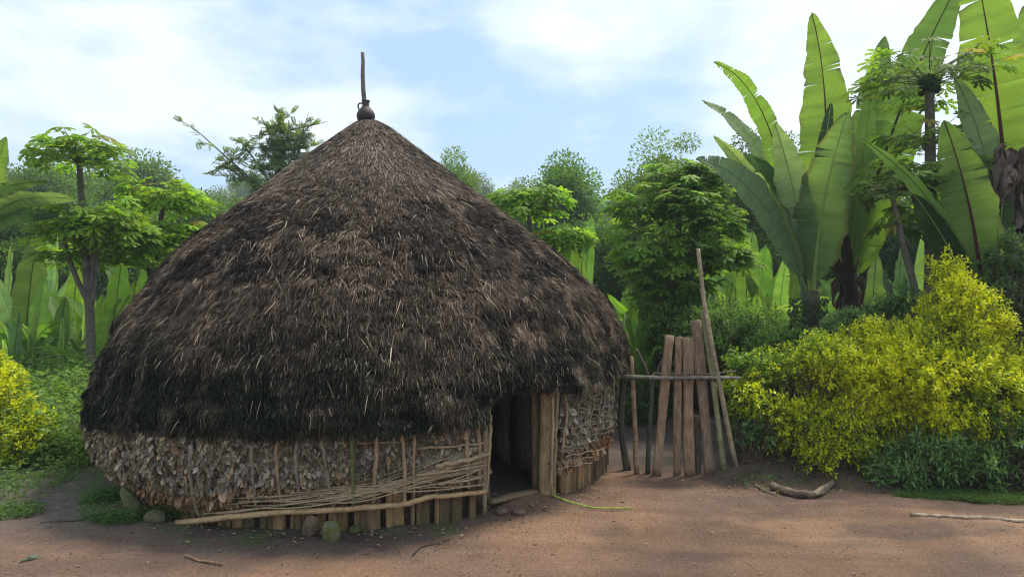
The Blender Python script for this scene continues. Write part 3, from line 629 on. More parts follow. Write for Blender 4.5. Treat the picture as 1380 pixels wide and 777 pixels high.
# E2: behind it to the right, ragged brown stem
Y2 = 11.3; b2 = at(1143, 385, Y2); g2 = float(gz(b2[0], Y2)); e2 = enset_root((b2[0], Y2, g2), 'enset with a ragged brown stem and a leaf running up behind the papaya')
pseudostem(e2, (b2[0], Y2, g2 - .1), b2 + V(0, 0, .2), .2, .12, (.05, .035, .028))
for k, (pts, wpx, col, rib, roll, dY, tr) in enumerate([
        ([(1140, 400), (1150, 280), (1175, 150), (1193, 48)], 52, (.11, .19, .06), G_RIB, -.2, .3, 1),
        ([(1145, 400), (1160, 290), (1215, 110), (1302, -40)], 68, G_MID, B_RIB, .1, -.3, 2),
        ([(1140, 400), (1150, 310), (1160, 230), (1180, 85)], 34, (.07, .13, .05), G_RIB, .5, -.6, 1),
        ([(1148, 390), (1170, 330), (1190, 260), (1205, 190)], 44, G_NEW, G_RIB, .3, .5, 1),
        ([(1148, 380), (1165, 320), (1178, 270), (1176, 225)], 36, G_NEW, G_RIB, -.2, .5, 0),
        ([(1138, 380), (1128, 320), (1130, 290), (1124, 250)], 30, G_MID, G_RIB, .2, .5, 0)]):
    leaf_obj(e2, dict(pts=px3(pts, Y2, dY), wd=ww(wpx, Y2), col=col, rib=rib, roll=roll, tears=tr, seed=20 + k, petiole=.12))
m = MBR(e2); dead_leaves(m, b2 + V(0, 0, .25), (b2[0], Y2, g2 + .3), .25, 70, (.075, .05, .035))
for x0, y0, x1, y1 in ((1148, 400, 1112, 318), (1150, 400, 1138, 300)):
    enset_leaf(m, [at(x0, y0, Y2 - .2), at((x0 + x1) / 2 - 3, (y0 + y1) / 2, Y2 - .3), at(x1, y1, Y2 - .2)], .16, (.05, .035, .025), B_RIB, .4, tears=2, seed=x1)
m.build('dead_leaf_skirt', M_dry, e2)

# E3: right edge
Y3 = 9.7; b3 = at(1362, 420, Y3); g3 = float(gz(b3[0], Y3)); e3 = enset_root((b3[0], Y3, g3), 'giant enset at the right edge with shaggy brown dead leaves hanging')
pseudostem(e3, (b3[0], Y3, g3 - .1), b3 + V(0, 0, .3), .22, .13, (.06, .045, .035))
for k, (pts, wpx, col, rib, roll, dY, tr) in enumerate([
        ([(1362, 420), (1362, 240), (1340, 60), (1308, -70)], 84, G_NEW, R_RIB, .1, .4, 1),
        ([(1370, 420), (1395, 260), (1400, 120), (1382, 5)], 76, G_NEW, R_RIB, .1, .8, 0),
        ([(1360, 420), (1352, 300), (1330, 180), (1286, 104)], 46, G_PALE, G_PALE, -.5, -.2, 2)]):
    leaf_obj(e3, dict(pts=px3(pts, Y3, dY), wd=ww(wpx, Y3), col=col, rib=rib, roll=roll, tears=tr, seed=40 + k, petiole=.1))
m = MBR(e3)
dead_leaves(m, at(1358, 190, Y3 - .25), at(1352, 260, Y3 - .25), .14, 46, (.13, .10, .075), (.25, .5))
dead_leaves(m, at(1385, 190, Y3 - .25), at(1385, 330, Y3 - .25), .16, 50, (.12, .09, .07), (.3, .6))
dead_leaves(m, at(1372, 330, Y3 - .3), at(1368, 420, Y3 - .3), .25, 80, (.10, .075, .055), (.3, .6)); m.build('dead_leaf_skirt', M_dry, e3)
Y4 = 9.2; b4 = at(1322, 420, Y4); g4 = float(gz(b4[0], Y4)); e4 = enset_root((b4[0], Y4, g4), 'younger enset with one upright rounded leaf and one long drooping dark leaf')
pseudostem(e4, (b4[0], Y4, g4 - .1), b4, .13, .08, (.06, .055, .035))
for k, (pts, wpx, col, rib, roll, dY, tr) in enumerate([
        ([(1325, 425), (1322, 330), (1302, 240), (1272, 162)], 62, (.12, .20, .05), R_RIB, .1, -.1, 1),
        ([(1322, 430), (1290, 300), (1240, 240), (1158, 184)], 30, (.045, .09, .035), G_PALE, 1.0, -.7, 1),
        ([(1318, 425), (1300, 370), (1270, 310), (1230, 260)], 40, (.035, .07, .03), G_RIB, .6, -.3, 1),
        ([(1326, 425), (1345, 360), (1350, 300), (1352, 250)], 36, (.04, .08, .03), G_RIB, .3, .2, 1)]):
    leaf_obj(e4, dict(pts=px3(pts, Y4, dY), wd=ww(wpx, Y4), col=col, rib=rib, roll=roll, tears=tr, seed=60 + k, petiole=.1))

# E0: left edge, part of it outside the frame
Y0 = 11.0; b0 = at(-35, 420, Y0); g0 = float(gz(b0[0], Y0)); e0 = enset_root((b0[0], Y0, g0), 'enset at the left edge with a horizontal torn leaf over the papaya')
pseudostem(e0, (b0[0], Y0, g0 - .1), b0, .18, .1, (.07, .07, .04))
for k, (pts, wpx, col, rib, roll, dY, tr) in enumerate([
        ([(-35, 420), (-30, 300), (-10, 240), (8, 184)], 30, G_NEW, G_RIB, .2, 0, 0),
        ([(-45, 400), (-30, 255), (30, 262), (106, 268)], 34, (.09, .14, .07), G_PALE, -.9, -.3, 9),
        ([(-45, 400), (-35, 235), (10, 250), (62, 244)], 30, (.085, .14, .06), G_PALE, -1.0, .3, 6),
        ([(-45, 400), (-35, 275), (10, 285), (80, 290)], 32, (.05, .10, .05), G_PALE, -.6, .2, 9)]):
    leaf_obj(e0, dict(pts=px3(pts, Y0, dY), wd=ww(wpx, Y0), col=col, rib=rib, roll=roll, tears=tr, seed=80 + k, petiole=.25))

def young_enset(px, topy, Y, n, wd, label, seed, col=G_NEW, rib=B_RIB, spread=.34, group=None, name='enset_plant'):
    wd = wd * .95; rs = np.random.default_rng(seed); x = (px - 690) / F_PX * Y; g = float(gz(x, Y)); top = at(px, topy, Y)[2]; h = top - g
    root = enset_root((x, Y, g), label, group, name); base = V(x, Y, g)
    m = MBR(root); m.tube([base - V(0, 0, .1), base + V(0, 0, h * .12), base + V(0, 0, h * .28)], [.09, .075, .05], (.05, .05, .03), 8); m.build('stem', M_bark, root, True)
    for k in range(n):
        old = k >= n - 2 and n > 4; az = 2 * math.pi * (k / n) + rs.uniform(-.7, .7); lean = spread * (rs.uniform(1.6, 2.6) if old else rs.uniform(.4, 1.4)) if k else .08; o = V(math.cos(az), math.sin(az), 0); hh = h * (1 - .06 * (k > 1) - .38 * rs.random() * (k > 0)) * (.62 if old else 1)
        b = base + V(0, 0, h * .10) + o * .03; tip = base + o * lean * hh + V(0, 0, hh); mid = base + o * lean * hh * (.3 if old else .22) + V(0, 0, hh * (1.05 if old else .62))
        fc = V(0, -1, .15) + .0 * o; roll = rs.uniform(-1.0, 1.0)
        c = np.array(col) * rs.uniform(.55, 1.25) * np.array([rs.uniform(.75, 1.05), 1, rs.uniform(.7, 1.8)])
        m = MBR(root); enset_leaf(m, [b, mid, tip], wd * rs.uniform(.75, 1.15) * hh / h, c, (rib if rs.random() < .3 else G_RIB if rs.random() < .6 else (.09, .10, .035)), roll, face=fc, tears=int(rs.integers(0, 3)), petiole=.2, seed=seed * 10 + k, n=22, pad=.92); m.build('leaf', M_enset, root, True)
    return root
YE = [
 # px, topy, Y, n, width, label
 (30, 318, 13.0, 7, .50, 'broad enset with dark red-ribbed leaves low at the left edge'), (60, 300, 15.5, 6, .55, 'enset standing behind the first papaya at left'),
 (8, 330, 15.0, 6, .45, 'enset clump behind the left edge plant'), (95, 350, 14.5, 7, .40, 'bright green enset between left edge and papaya trunk'),
 (75, 400, 12.6, 6, .26, 'small pale enset low before the left clump'), (150, 350, 14.5, 7, .42, 'enset just right of the left papaya trunk'),
 (170, 375, 13.6, 6, .30, 'short enset beside the left side of the roof'), (125, 395, 12.6, 5, .24, 'small enset at the foot of the left papaya'),
 (190, 335, 17.0, 6, .45, 'enset behind the left roof edge under the papayas'),
 (40, 405, 12.2, 6, .24, 'small enset with rounded leaves above the weeds at left'),
 (782, 288, 13.6, 3, .42, 'enset with two tall leaves standing over the right roof slope'),
 (866, 362, 12.3, 8, .36, 'bright small enset just right of the roof behind the gate'), (838, 385, 15.0, 6, .36, 'enset low between roof and dark papaya'),
 (890, 375, 13.3, 7, .34, 'small enset left of the thick papaya trunk'),
 (1000, 310, 13.5, 6, .50, 'enset with black ribs behind the tall gate stick'), (1020, 330, 15.5, 7, .5, 'yellow green enset behind the gate stick at right'),
 (1045, 345, 14.0, 7, .42, 'enset clump left of the vine-covered stem'), (975, 290, 16.5, 5, .5, 'tall pale enset behind the dark papaya on its right'),
 (1065, 330, 16.5, 7, .5, 'enset beyond the fan of large leaves'), (1035, 430, 12.5, 6, .26, 'low yellow green enset above the left end of hedge'),
 (1060, 440, 12.0, 6, .22, 'smallest enset at the foot of the vine-covered stem'), (985, 410, 14.8, 5, .3, 'dark enset between gate and fan plant'),
 (1172, 340, 14.0, 7, .42, 'enset seen right of the ragged brown stem'), (1205, 330, 15.5, 7, .48, 'bright enset behind the slanted papaya trunk'),
 (1240, 300, 14.5, 7, .50, 'backlit enset behind the papaya trunk at right'), (1275, 325, 16.0, 7, .5, 'enset between papaya and drooping leaf plant'),
 (1190, 395, 13.0, 6, .26, 'low enset above the board fence'), (1310, 330, 15.0, 6, .5, 'enset hidden behind the rounded leaf at right')]
YE += [(45, 372, 12.8, 6, .30, 'enset with a pale new leaf between the two left clumps'), (110, 372, 13.4, 6, .30, 'enset left of the papaya trunk with tattered lower leaves'), (145, 410, 12.4, 5, .22, 'tiny enset close to the roof at left'), (15, 420, 12.0, 6, .22, 'tiny enset right at the left edge above the weeds'),
 (80, 425, 12.1, 5, .20, 'tiny enset in the weeds left of the papaya trunk'), (845, 405, 12.8, 6, .24, 'low enset close to the roof edge behind the gate post'), (880, 415, 12.2, 6, .22, 'low enset below the dense papaya'), (1010, 395, 12.4, 6, .28, 'low enset just right of the tall gate stick'),
 (975, 380, 13.0, 6, .30, 'enset half hidden by the dense papaya on its right'), (1170, 405, 12.6, 5, .22, 'tiny enset right of the ragged brown stem'), (1218, 385, 12.4, 6, .26, 'small enset between the fence post and the slanted papaya')]
for k, (px, ty, Y, n, wd, lab) in enumerate(YE):
    young_enset(px, ty, Y, n, wd, lab, 100 + k, spread=.22 if k == 10 else .52, group='ensets growing behind the hut')

# ---------------------------------------------------------------- papaya trees
def papaya(loc, label, trunks, crowns, leaf=.42, col=(.05, .11, .022), dens=26, pet=.55, trunk_r=.07, droop=.0, seed=0, name='papaya_tree', yellow=.03, fruit=0):
    """trunks: list of polylines; crowns: list of (point, radius, n leaves)"""
    root = thing(name, loc, label, 'papaya tree'); rs = np.random.default_rng(seed)
    for pts, r0, r1 in trunks:
        pts = np.asarray(pts, float); n = max(10, 5 * len(pts)); t = np.linspace(0, len(pts) - 1, n); q = np.stack([np.interp(t, np.arange(len(pts)), pts[:, k]) for k in range(3)], -1)
        for _ in range(3): q[1:-1] = (q[:-2] + 2 * q[1:-1] + q[2:]) / 4
        m = MBR(root); m.tube(q, np.linspace(r0, r1, n), np.array([.12, .105, .08]) * rs.uniform(.7, 1.15, (n, 1)), 9, rough=.12); m.build('trunk', M_bark, root, True)
    m = MBR(root)
    for c, rad, k in crowns:
        k = int(k * 1.55); c = np.asarray(c, float); az = rs.uniform(0, 2 * math.pi, k); el = rs.uniform(-.2 - droop, .6, k) ; d = np.stack([np.cos(az) * np.cos(el), np.sin(az) * np.cos(el), np.sin(el)], -1)
        L_ = rad * rs.uniform(.55, 1.05, k); p0 = c - V(0, 0, 1) * rs.uniform(0, .22, k)[:, None] * rad; e = p0 + d * L_[:, None]; e[:, 2] -= .12 * L_ ** 2
        # stalks
        dd = e - p0; x = unit(np.cross(dd, V(0, 0, 1.0) + 0 * dd)); z = unit(np.cross(x, dd))
        TP = np.array([(-1, 0, 0), (1, 0, 0), (0, 0, 1.4), (-.7, 1, 0), (.7, 1, 0), (0, 1, 1)], float)
        m.inst(TP, {4: [(0, 1, 4, 3), (1, 2, 5, 4), (2, 0, 3, 5)]}, p0, x * .006, dd, z * .006, jit((.13, .17, .06), k, .2))
        hd = unit(d * V(1, 1, .25) + V(0, 0, -.10) + rs.normal(0, .12, (k, 3))); s = 1.0 * leaf * rs.uniform(.65, 1.15, k)
        nn = unit(V(0, 0, 1) + rs.normal(0, .30, (k, 3)) + d * .35); X_ = unit(np.cross(hd, nn)); hd = unit(np.cross(nn, X_)); cols = jit(np.array(col) * np.array([2.6, 1.8, .9]), k, .35, .1)
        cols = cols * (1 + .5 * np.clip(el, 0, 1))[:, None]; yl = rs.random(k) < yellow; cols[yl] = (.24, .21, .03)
        m.inst(T_PA, F_PA, e, X_ * s[:, None], hd * s[:, None], nn * s[:, None], cols)
    m.build('crown', M_leaf, root)
    if fruit:
        m = MBR(root); c = np.asarray(crowns[0][0], float)
        u, v_ = np.meshgrid(np.linspace(0, 2 * math.pi, 9)[:-1], np.linspace(0, math.pi, 7)); sp = np.stack([np.cos(u) * np.sin(v_), np.sin(u) * np.sin(v_), np.cos(v_) * 1.3], -1).reshape(-1, 3)
        fs = [(i * 8 + j, i * 8 + (j + 1) % 8, (i + 1) * 8 + (j + 1) % 8, (i + 1) * 8 + j) for i in range(6) for j in range(8)]
        for k in range(fruit):
            a = k * 2.4; m.add(sp * .055 * random.uniform(.7, 1.1) + c + V(math.cos(a) * .10, math.sin(a) * .10, -.08 - .012 * k), fs, (.03, .07, .02))
        m.build('fruit_cluster', M_leaf, root, True)
    return root
def gpt(px, Y, dz=0): x = (px - 690) / F_PX * Y; return V(x, Y, float(gz(x, Y)) + dz)
# right: tall papaya before the enset leaves
Y = 9.9; B = gpt(1253, Y, -.1); c0 = at(1252, 98, Y)
papaya(B, 'tall papaya with open crown and small green fruit in front of the ensets', [([B, at(1256, 400, Y), at(1254, 250, Y), at(1252, 105, Y)], .125, .055), ([at(1254, 340, Y), at(1238, 290, Y + .1), at(1222, 240, Y)], .04, .02), ([at(1256, 370, Y), at(1272, 320, Y), at(1278, 270, Y)], .035, .02)],
       [(c0, 1.0, 62), (at(1246, 190, Y + .2), .62, 34), (at(1225, 235, Y), .62, 44), (at(1200, 250, Y + .3), .5, 30), (at(1282, 235, Y + .1), .5, 26), (at(1240, 290, Y + .3), .5, 22)], leaf=.36, col=(.038, .085, .022), seed=3, yellow=.05, fruit=16)
Y = 9.5; B = gpt(1243, Y, -.1)
papaya(B, 'slim slanting papaya stem left of the tall papaya trunk', [([B, at(1236, 400, Y), at(1217, 330, Y), at(1202, 262, Y)], .06, .03)], [(at(1200, 250, Y), .5, 26), (at(1212, 300, Y), .38, 10)], leaf=.32, col=(.035, .08, .022), seed=4)
# centre: the leafy one behind the gate
Y = 12.4; B = gpt(915, Y, -.1); rs_ = random.Random(5); cr_ = []
for k in range(40):
    a = rs_.uniform(0, 2 * math.pi); v_ = rs_.uniform(-1, 1); rr = math.sqrt(max(0, 1 - v_ * v_)) * rs_.uniform(.55, 1); cx, cy = 905 + (66 + 36 * rs_.random()) * rr * math.cos(a) + 8 * v_, 312 - 84 * v_
    cr_.append((at(cx, cy, Y + .8 * rr * math.sin(a)), rs_.uniform(.35, .6), 17))
cr_ += [(at(975, 345, Y - .3), .5, 34), (at(990, 350, Y), .5, 26), (at(955, 350, Y - .3), .5, 24), (at(925, 235, Y), .5, 30), (at(870, 275, Y - .2), .5, 26), (at(945, 238, Y), .45, 24)]
papaya(B, 'dense round-crowned papaya standing right behind the gate', [([B, at(915, 440, Y), at(905, 380, Y), at(890, 300, Y)], .10, .04), ([at(916, 440, Y), at(930, 370, Y), at(940, 300, Y)], .09, .04), ([at(914, 420, Y + .1), at(915, 350, Y + .1), at(915, 250, Y)], .08, .04), ([at(905, 460, Y - .1), at(897, 410, Y - .1), at(880, 370, Y)], .06, .03)],
       cr_, leaf=.37, col=(.048, .115, .03), seed=5, yellow=.01)
# left papayas
Y = 11.8; B = gpt(122, Y, -.1)
papaya(B, 'branching papaya with flat crown at left of the hut', [([B, at(122, 430, Y), at(117, 370, Y), at(111, 290, Y), at(107, 218, Y)], .088, .045), ([at(121, 410, Y), at(105, 380, Y), at(92, 345, Y), at(86, 318, Y)], .05, .03), ([at(122, 400, Y), at(127, 350, Y), at(124, 300, Y)], .05, .03), ([at(124, 410, Y), at(131, 370, Y), at(130, 330, Y)], .035, .02)],
       [(at(106, 208, Y), .80, 52), (at(100, 196, Y), .6, 24), (at(122, 290, Y), .75, 44), (at(90, 305, Y), .6, 34), (at(140, 300, Y), .6, 36), (at(150, 330, Y + .2), .6, 28), (at(85, 345, Y + .3), .5, 18), (at(165, 318, Y + .3), .6, 30)], leaf=.42, col=(.055, .125, .025), seed=6)
Y = 13.2; B = gpt(212, Y, -.1)
papaya(B, 'papaya with yellow green crown nearest the left roof slope', [([B, at(205, 370, Y), at(214, 320, Y), at(220, 275, Y)], .08, .04), ([at(206, 385, Y), at(195, 345, Y), at(190, 318, Y)], .05, .03)],
       [(at(218, 262, Y), .75, 50), (at(240, 270, Y), .6, 30), (at(195, 268, Y), .6, 24), (at(225, 315, Y - .2), .65, 36), (at(185, 335, Y), .6, 36), (at(245, 312, Y), .5, 22), (at(170, 350, Y), .55, 24)], leaf=.42, col=(.065, .145, .025), seed=7)
Y = 13.5; B = gpt(716, Y, -.1)
papaya(B, 'papaya crown showing above the right roof slope', [([B, at(716, 370, Y), at(713, 290, Y)], .08, .04), ([B + V(.1, 0, .1), at(745, 400, Y), at(748, 330, Y)], .06, .03)],
       [(at(712, 272, Y), .72, 62), (at(735, 268, Y), .5, 26), (at(690, 268, Y), .45, 20), (at(748, 322, Y), .55, 44), (at(765, 318, Y), .45, 24)], leaf=.40, col=(.055, .13, .028), seed=8)

# ---------------------------------------------------------------- broadleaf, airy and thin trees
def grow(base, h, spread, rs, levels=3, nb=6, lean=(0, 0)):
    """skeleton: list of (polyline, r0, r1) and the twig end points"""
    br = []; ends = []
    tip = base + V(lean[0], lean[1], h * .78); tr = [base, base * .65 + tip * .35 + V(rs.normal(0, .02) * h, rs.normal(0, .02) * h, 0), base * .3 + tip * .7 + V(rs.normal(0, .03) * h, rs.normal(0, .03) * h, 0), tip]
    br.append((tr, .022 * h, .008 * h))
    for k in range(nb):
        t = .38 + .6 * k / nb; o = base * (1 - t) + tip * t; a = k * 2.4 + rs.uniform(-.4, .4); ln = spread * (1.15 - .55 * t) * rs.uniform(.7, 1.15)
        e = o + V(math.cos(a) * ln, math.sin(a) * ln, ln * rs.uniform(.35, .8)); mid = (o + e) / 2 + V(0, 0, -.08 * ln); br.append(([o, mid, e], .008 * h, .0035 * h)); ends.append(e)
        for j in range(levels + 1):
            u = rs.uniform(.4, 1); o2 = o * (1 - u) + e * u; a2 = a + rs.uniform(-1.4, 1.4); l2 = ln * rs.uniform(.25, .5); e2 = o2 + V(math.cos(a2) * l2, math.sin(a2) * l2, l2 * rs.uniform(.1, 1.0)); br.append(([o2, (o2 + e2) / 2, e2], .0035 * h, .0018 * h)); ends.append(e2)
    ends.append(tip + V(0, 0, .08 * h)); return br, ends
def tree(loc, h, spread, label, seed, leaf=.16, nper=120, col=(.045, .085, .025), clump=None, nb=9, group=None, cat='tree', name='broadleaf_tree', bark=(.10, .085, .07), flat=.65, lean=(0, 0), lf=.68):
    leaf = leaf * lf; dn = 1.0 / lf ** 1.6; rs = np.random.default_rng(seed); loc = np.asarray(loc, float); root = thing(name, loc, label, cat, group); base = loc - V(0, 0, .2)
    br, ends = grow(base, h, spread, rs, nb=nb, lean=lean); m = MBR(root)
    for pts, r0, r1 in br:
        m.tube(pts, np.linspace(r0, r1, len(pts)), bark, 6)
    m.build('trunk', M_bark, root, True)
    m = MBR(root); clump = clump or spread * .34
    for e in ends:
        k = int(nper * dn * (1.5 if loc[1] > 1 else 1) * rs.uniform(.6, 1.4)); rr = clump * rs.uniform(.65, 1.3); d = rsph(k); q = rs.random(k) ** .45; p = e + d * (rr * q)[:, None] * V(1, 1, flat); tone = rs.uniform(.75, 1.3)
        leaves(m, p, d + V(0, 0, -.1) + RNG.normal(0, .5, (k, 3)), leaf * RNG.uniform(.7, 1.3, k), leaf * .55 * RNG.uniform(.7, 1.2, k), jit(np.array(col) * np.array([2.3, 1.95, 1.15]) * tone, k, .35, .1), .8)
    m.build('crown', M_tleaf, root); return root
def treeat(px, topy, Y, wpx, *a, **k):
    x = (px - 690) / F_PX * Y; g = float(gz(x, Y)); top = CAM_H + (HOR - topy) / F_PX * Y; cl = k.get('clump', .5) * k.get('flat', .65); return tree((x, Y, g), (top - g - .7 * cl) / .86, wpx / F_PX * Y / 2 * .74, *a, **k)
treeat(612, 196, 34, 50, 'lone light green tree rising behind the upper right roof slope', 11, leaf=.22, nper=150, col=(.055, .10, .03), clump=.75, flat=1.0)
treeat(760, 203, 30, 96, 'large dark rounded tree between the roof and the hazy hill', 12, leaf=.24, nper=230, col=(.035, .075, .028), clump=1.0, nb=12, flat=.9)
treeat(715, 242, 36, 60, 'lighter tree just left of the large dark rounded one', 13, leaf=.24, nper=150, col=(.05, .09, .03), clump=.9)
treeat(882, 182, 22, 118, 'vine-laden tree rising behind the dense papaya', 14, leaf=.16, nper=240, col=(.05, .09, .03), clump=.62, nb=12, flat=1.3, name='vine_covered_tree')
treeat(925, 178, 25, 60, 'thin twiggy tree top beside the vine-laden tree', 24, leaf=.16, nper=110, col=(.05, .08, .03), clump=.45)
treeat(1005, 165, 19, 110, 'dark airy tree directly behind the fan of large leaves', 15, leaf=.13, nper=110, col=(.03, .06, .026), clump=.5, nb=12, flat=1)
treeat(1060, 170, 20, 90, 'dark airy tree behind the tallest upright leaf', 16, leaf=.13, nper=100, col=(.03, .06, .026), clump=.5, nb=12, flat=1)
treeat(1195, 235, 17.5, 150, 'dark leafy tree between the ragged stem and the papaya', 17, leaf=.15, nper=240, col=(.026, .058, .024), clump=.65, nb=13, flat=1)
treeat(1310, 210, 18, 130, 'dark tree filling the gap behind the papaya at right', 18, leaf=.15, nper=220, col=(.03, .062, .024), clump=.65, nb=12, flat=1)
treeat(398, 232, 24, 120, 'mid green tree low beside the feathery tree', 19, leaf=.2, nper=200, col=(.05, .095, .03), clump=.8, nb=10)
treeat(190, 205, 42, 110, 'dark tree with domed top on the left skyline', 20, leaf=.34, nper=170, col=(.04, .075, .03), clump=1.5, nb=11)
treeat(60, 212, 38, 170, 'broad dark tree behind the flat papaya crown', 21, leaf=.32, nper=200, col=(.04, .08, .03), clump=1.6, nb=12)
treeat(20, 265, 24, 150, 'bushy tree behind the torn horizontal leaf', 22, leaf=.2, nper=220, col=(.04, .085, .03), clump=.9, nb=12)
treeat(270, 262, 30, 150, 'spreading green tree behind the left papayas', 23, leaf=.26, nper=200, col=(.045, .09, .03), clump=1.1, nb=12)
treeat(160, 275, 26, 130, 'green tree behind the trunk of the left papaya', 25, leaf=.22, nper=200, col=(.045, .09, .028), clump=.95, nb=12)
treeat(800, 290, 24, 130, 'low shadowy tree between roof slope and dense papaya', 26, leaf=.2, nper=220, col=(.035, .075, .026), clump=.85, nb=12)
treeat(940, 290, 19, 150, 'dark tree filling the gap right of the dense papaya', 27, leaf=.16, nper=220, col=(.03, .065, .024), clump=.7, nb=12)
# feathery tree
def feathery(px, topy, Y, label, seed):
    g = gpt(px, Y); root = thing('feathery_tree', g, label, 'tree'); rs = np.random.default_rng(seed)
    stems = [([g, at(372, 300, Y), at(360, 240, Y), at(322, 185, Y)], 330), ([at(372, 300, Y), at(378, 230, Y), at(390, 170, Y)], 300), ([at(374, 290, Y), at(385, 220, Y), at(352, 158, Y)], 300),
             ([at(378, 260, Y), at(400, 210, Y), at(408, 178, Y)], 300), ([at(360, 260, Y), at(320, 225, Y), at(272, 182, Y)], 300), ([at(362, 270, Y), at(335, 245, Y), at(300, 222, Y)], 1), ([at(374, 290, Y), at(372, 230, Y), at(368, 190, Y)], 300), ([at(378, 250, Y), at(396, 205, Y), at(372, 160, Y)], 300)]
    m = MBR(root)
    for s_, _ in stems: m.tube(s_, np.linspace(.07 if s_ is stems[0][0] else .045, .015, len(s_)), (.13, .12, .10), 6)
    tw = m; m = MBR(root)
    for si, (s_, _) in enumerate(stems):
        s_ = np.array(s_)
        for j in range(24 if si != 4 else 11):
            t = rs.uniform(.35, 1.0) * (len(s_) - 1); o = np.array([np.interp(t, np.arange(len(s_)), s_[:, q]) for q in range(3)]); e = o + rs.normal(0, .30, 3) * V(1.2, 1, 1) + V(0, 0, .06); tw.tube([o, (o + e) / 2 + V(0, 0, .03), e], [.014, .010, .006], (.12, .11, .09), 4, cap=False)
            n = 10; u = rs.random(n)[:, None]; p = o * (1 - u) + e * u; d = unit(rs.normal(0, 1, (n, 3)) * V(1, 1, .4) + (e - o) * 2.0); x, z = frames(d, .5); l_ = rs.uniform(.14, .27, n)[:, None]
            m.inst(T_PI, F_PI, p, x * l_ * 1.5, d * l_, z * l_, jit((.16, .21, .08), n, .35))
    tw.build('trunk', M_bark, root)
    m.build('crown', M_tleaf, root)
feathery(372, 150, 20.5, 'feathery-leaved tree with leaning branches behind the left roof slope', 31)

# far wood on the hill: four kinds, copied with their trunk and crown
protos = [tree((0, 0, 0), 9, 4.0, 'x', 201, leaf=.55, nper=110, col=(.04, .075, .03), clump=1.6, nb=9, flat=.8), tree((0, 0, 0), 11, 3.2, 'x', 202, leaf=.5, nper=90, col=(.05, .085, .032), clump=1.35, nb=11, flat=1.1),
          tree((0, 0, 0), 8, 4.6, 'x', 203, leaf=.55, nper=110, col=(.035, .07, .03), clump=1.8, nb=9, flat=.6), tree((0, 0, 0), 13, 1.6, 'x', 204, leaf=.42, nper=45, col=(.05, .08, .035), clump=.8, nb=14, flat=1.2)]
def copytree(src, loc, sc, rz, label, group=None):
    r = src.copy(); COL.objects.link(r); r.location = [float(q) for q in loc]; r.scale = (sc, sc, sc); r.rotation_euler = (0, 0, rz); r['label'] = label
    if group: r['group'] = group
    for ch in list(src.children): c = ch.copy(); COL.objects.link(c); c.parent = r
    return r
fr_ = random.Random(9)
copytree(protos[3], gpt(672, 66), .95, 0, 'slim pale tree standing above the wood right of the roof')
copytree(protos[3], gpt(835, 60), .9, 2, 'slim tree above the wood left of the vine-laden tree')
copytree(protos[2], gpt(800, 74), 1.2, 1, 'flat-topped tree on the far skyline before the vine-laden tree')
for k in range(170):
    Y = fr_.uniform(55, 140) if k < 130 else fr_.uniform(40, 62); px = fr_.uniform(-120, 1500)
    copytree(protos[fr_.choice([0, 0, 1, 1, 2, 2, 3])] if k > 3 else protos[k], gpt(px, Y), fr_.uniform(.6, .95) if Y < 75 else fr_.uniform(.9, 1.5), fr_.uniform(0, 6), 'hazy green tree among many in the far wood', 'trees of the far wood')
for p_ in protos:
    for ch in list(p_.children): bpy.data.objects.remove(ch)
    bpy.data.objects.remove(p_)

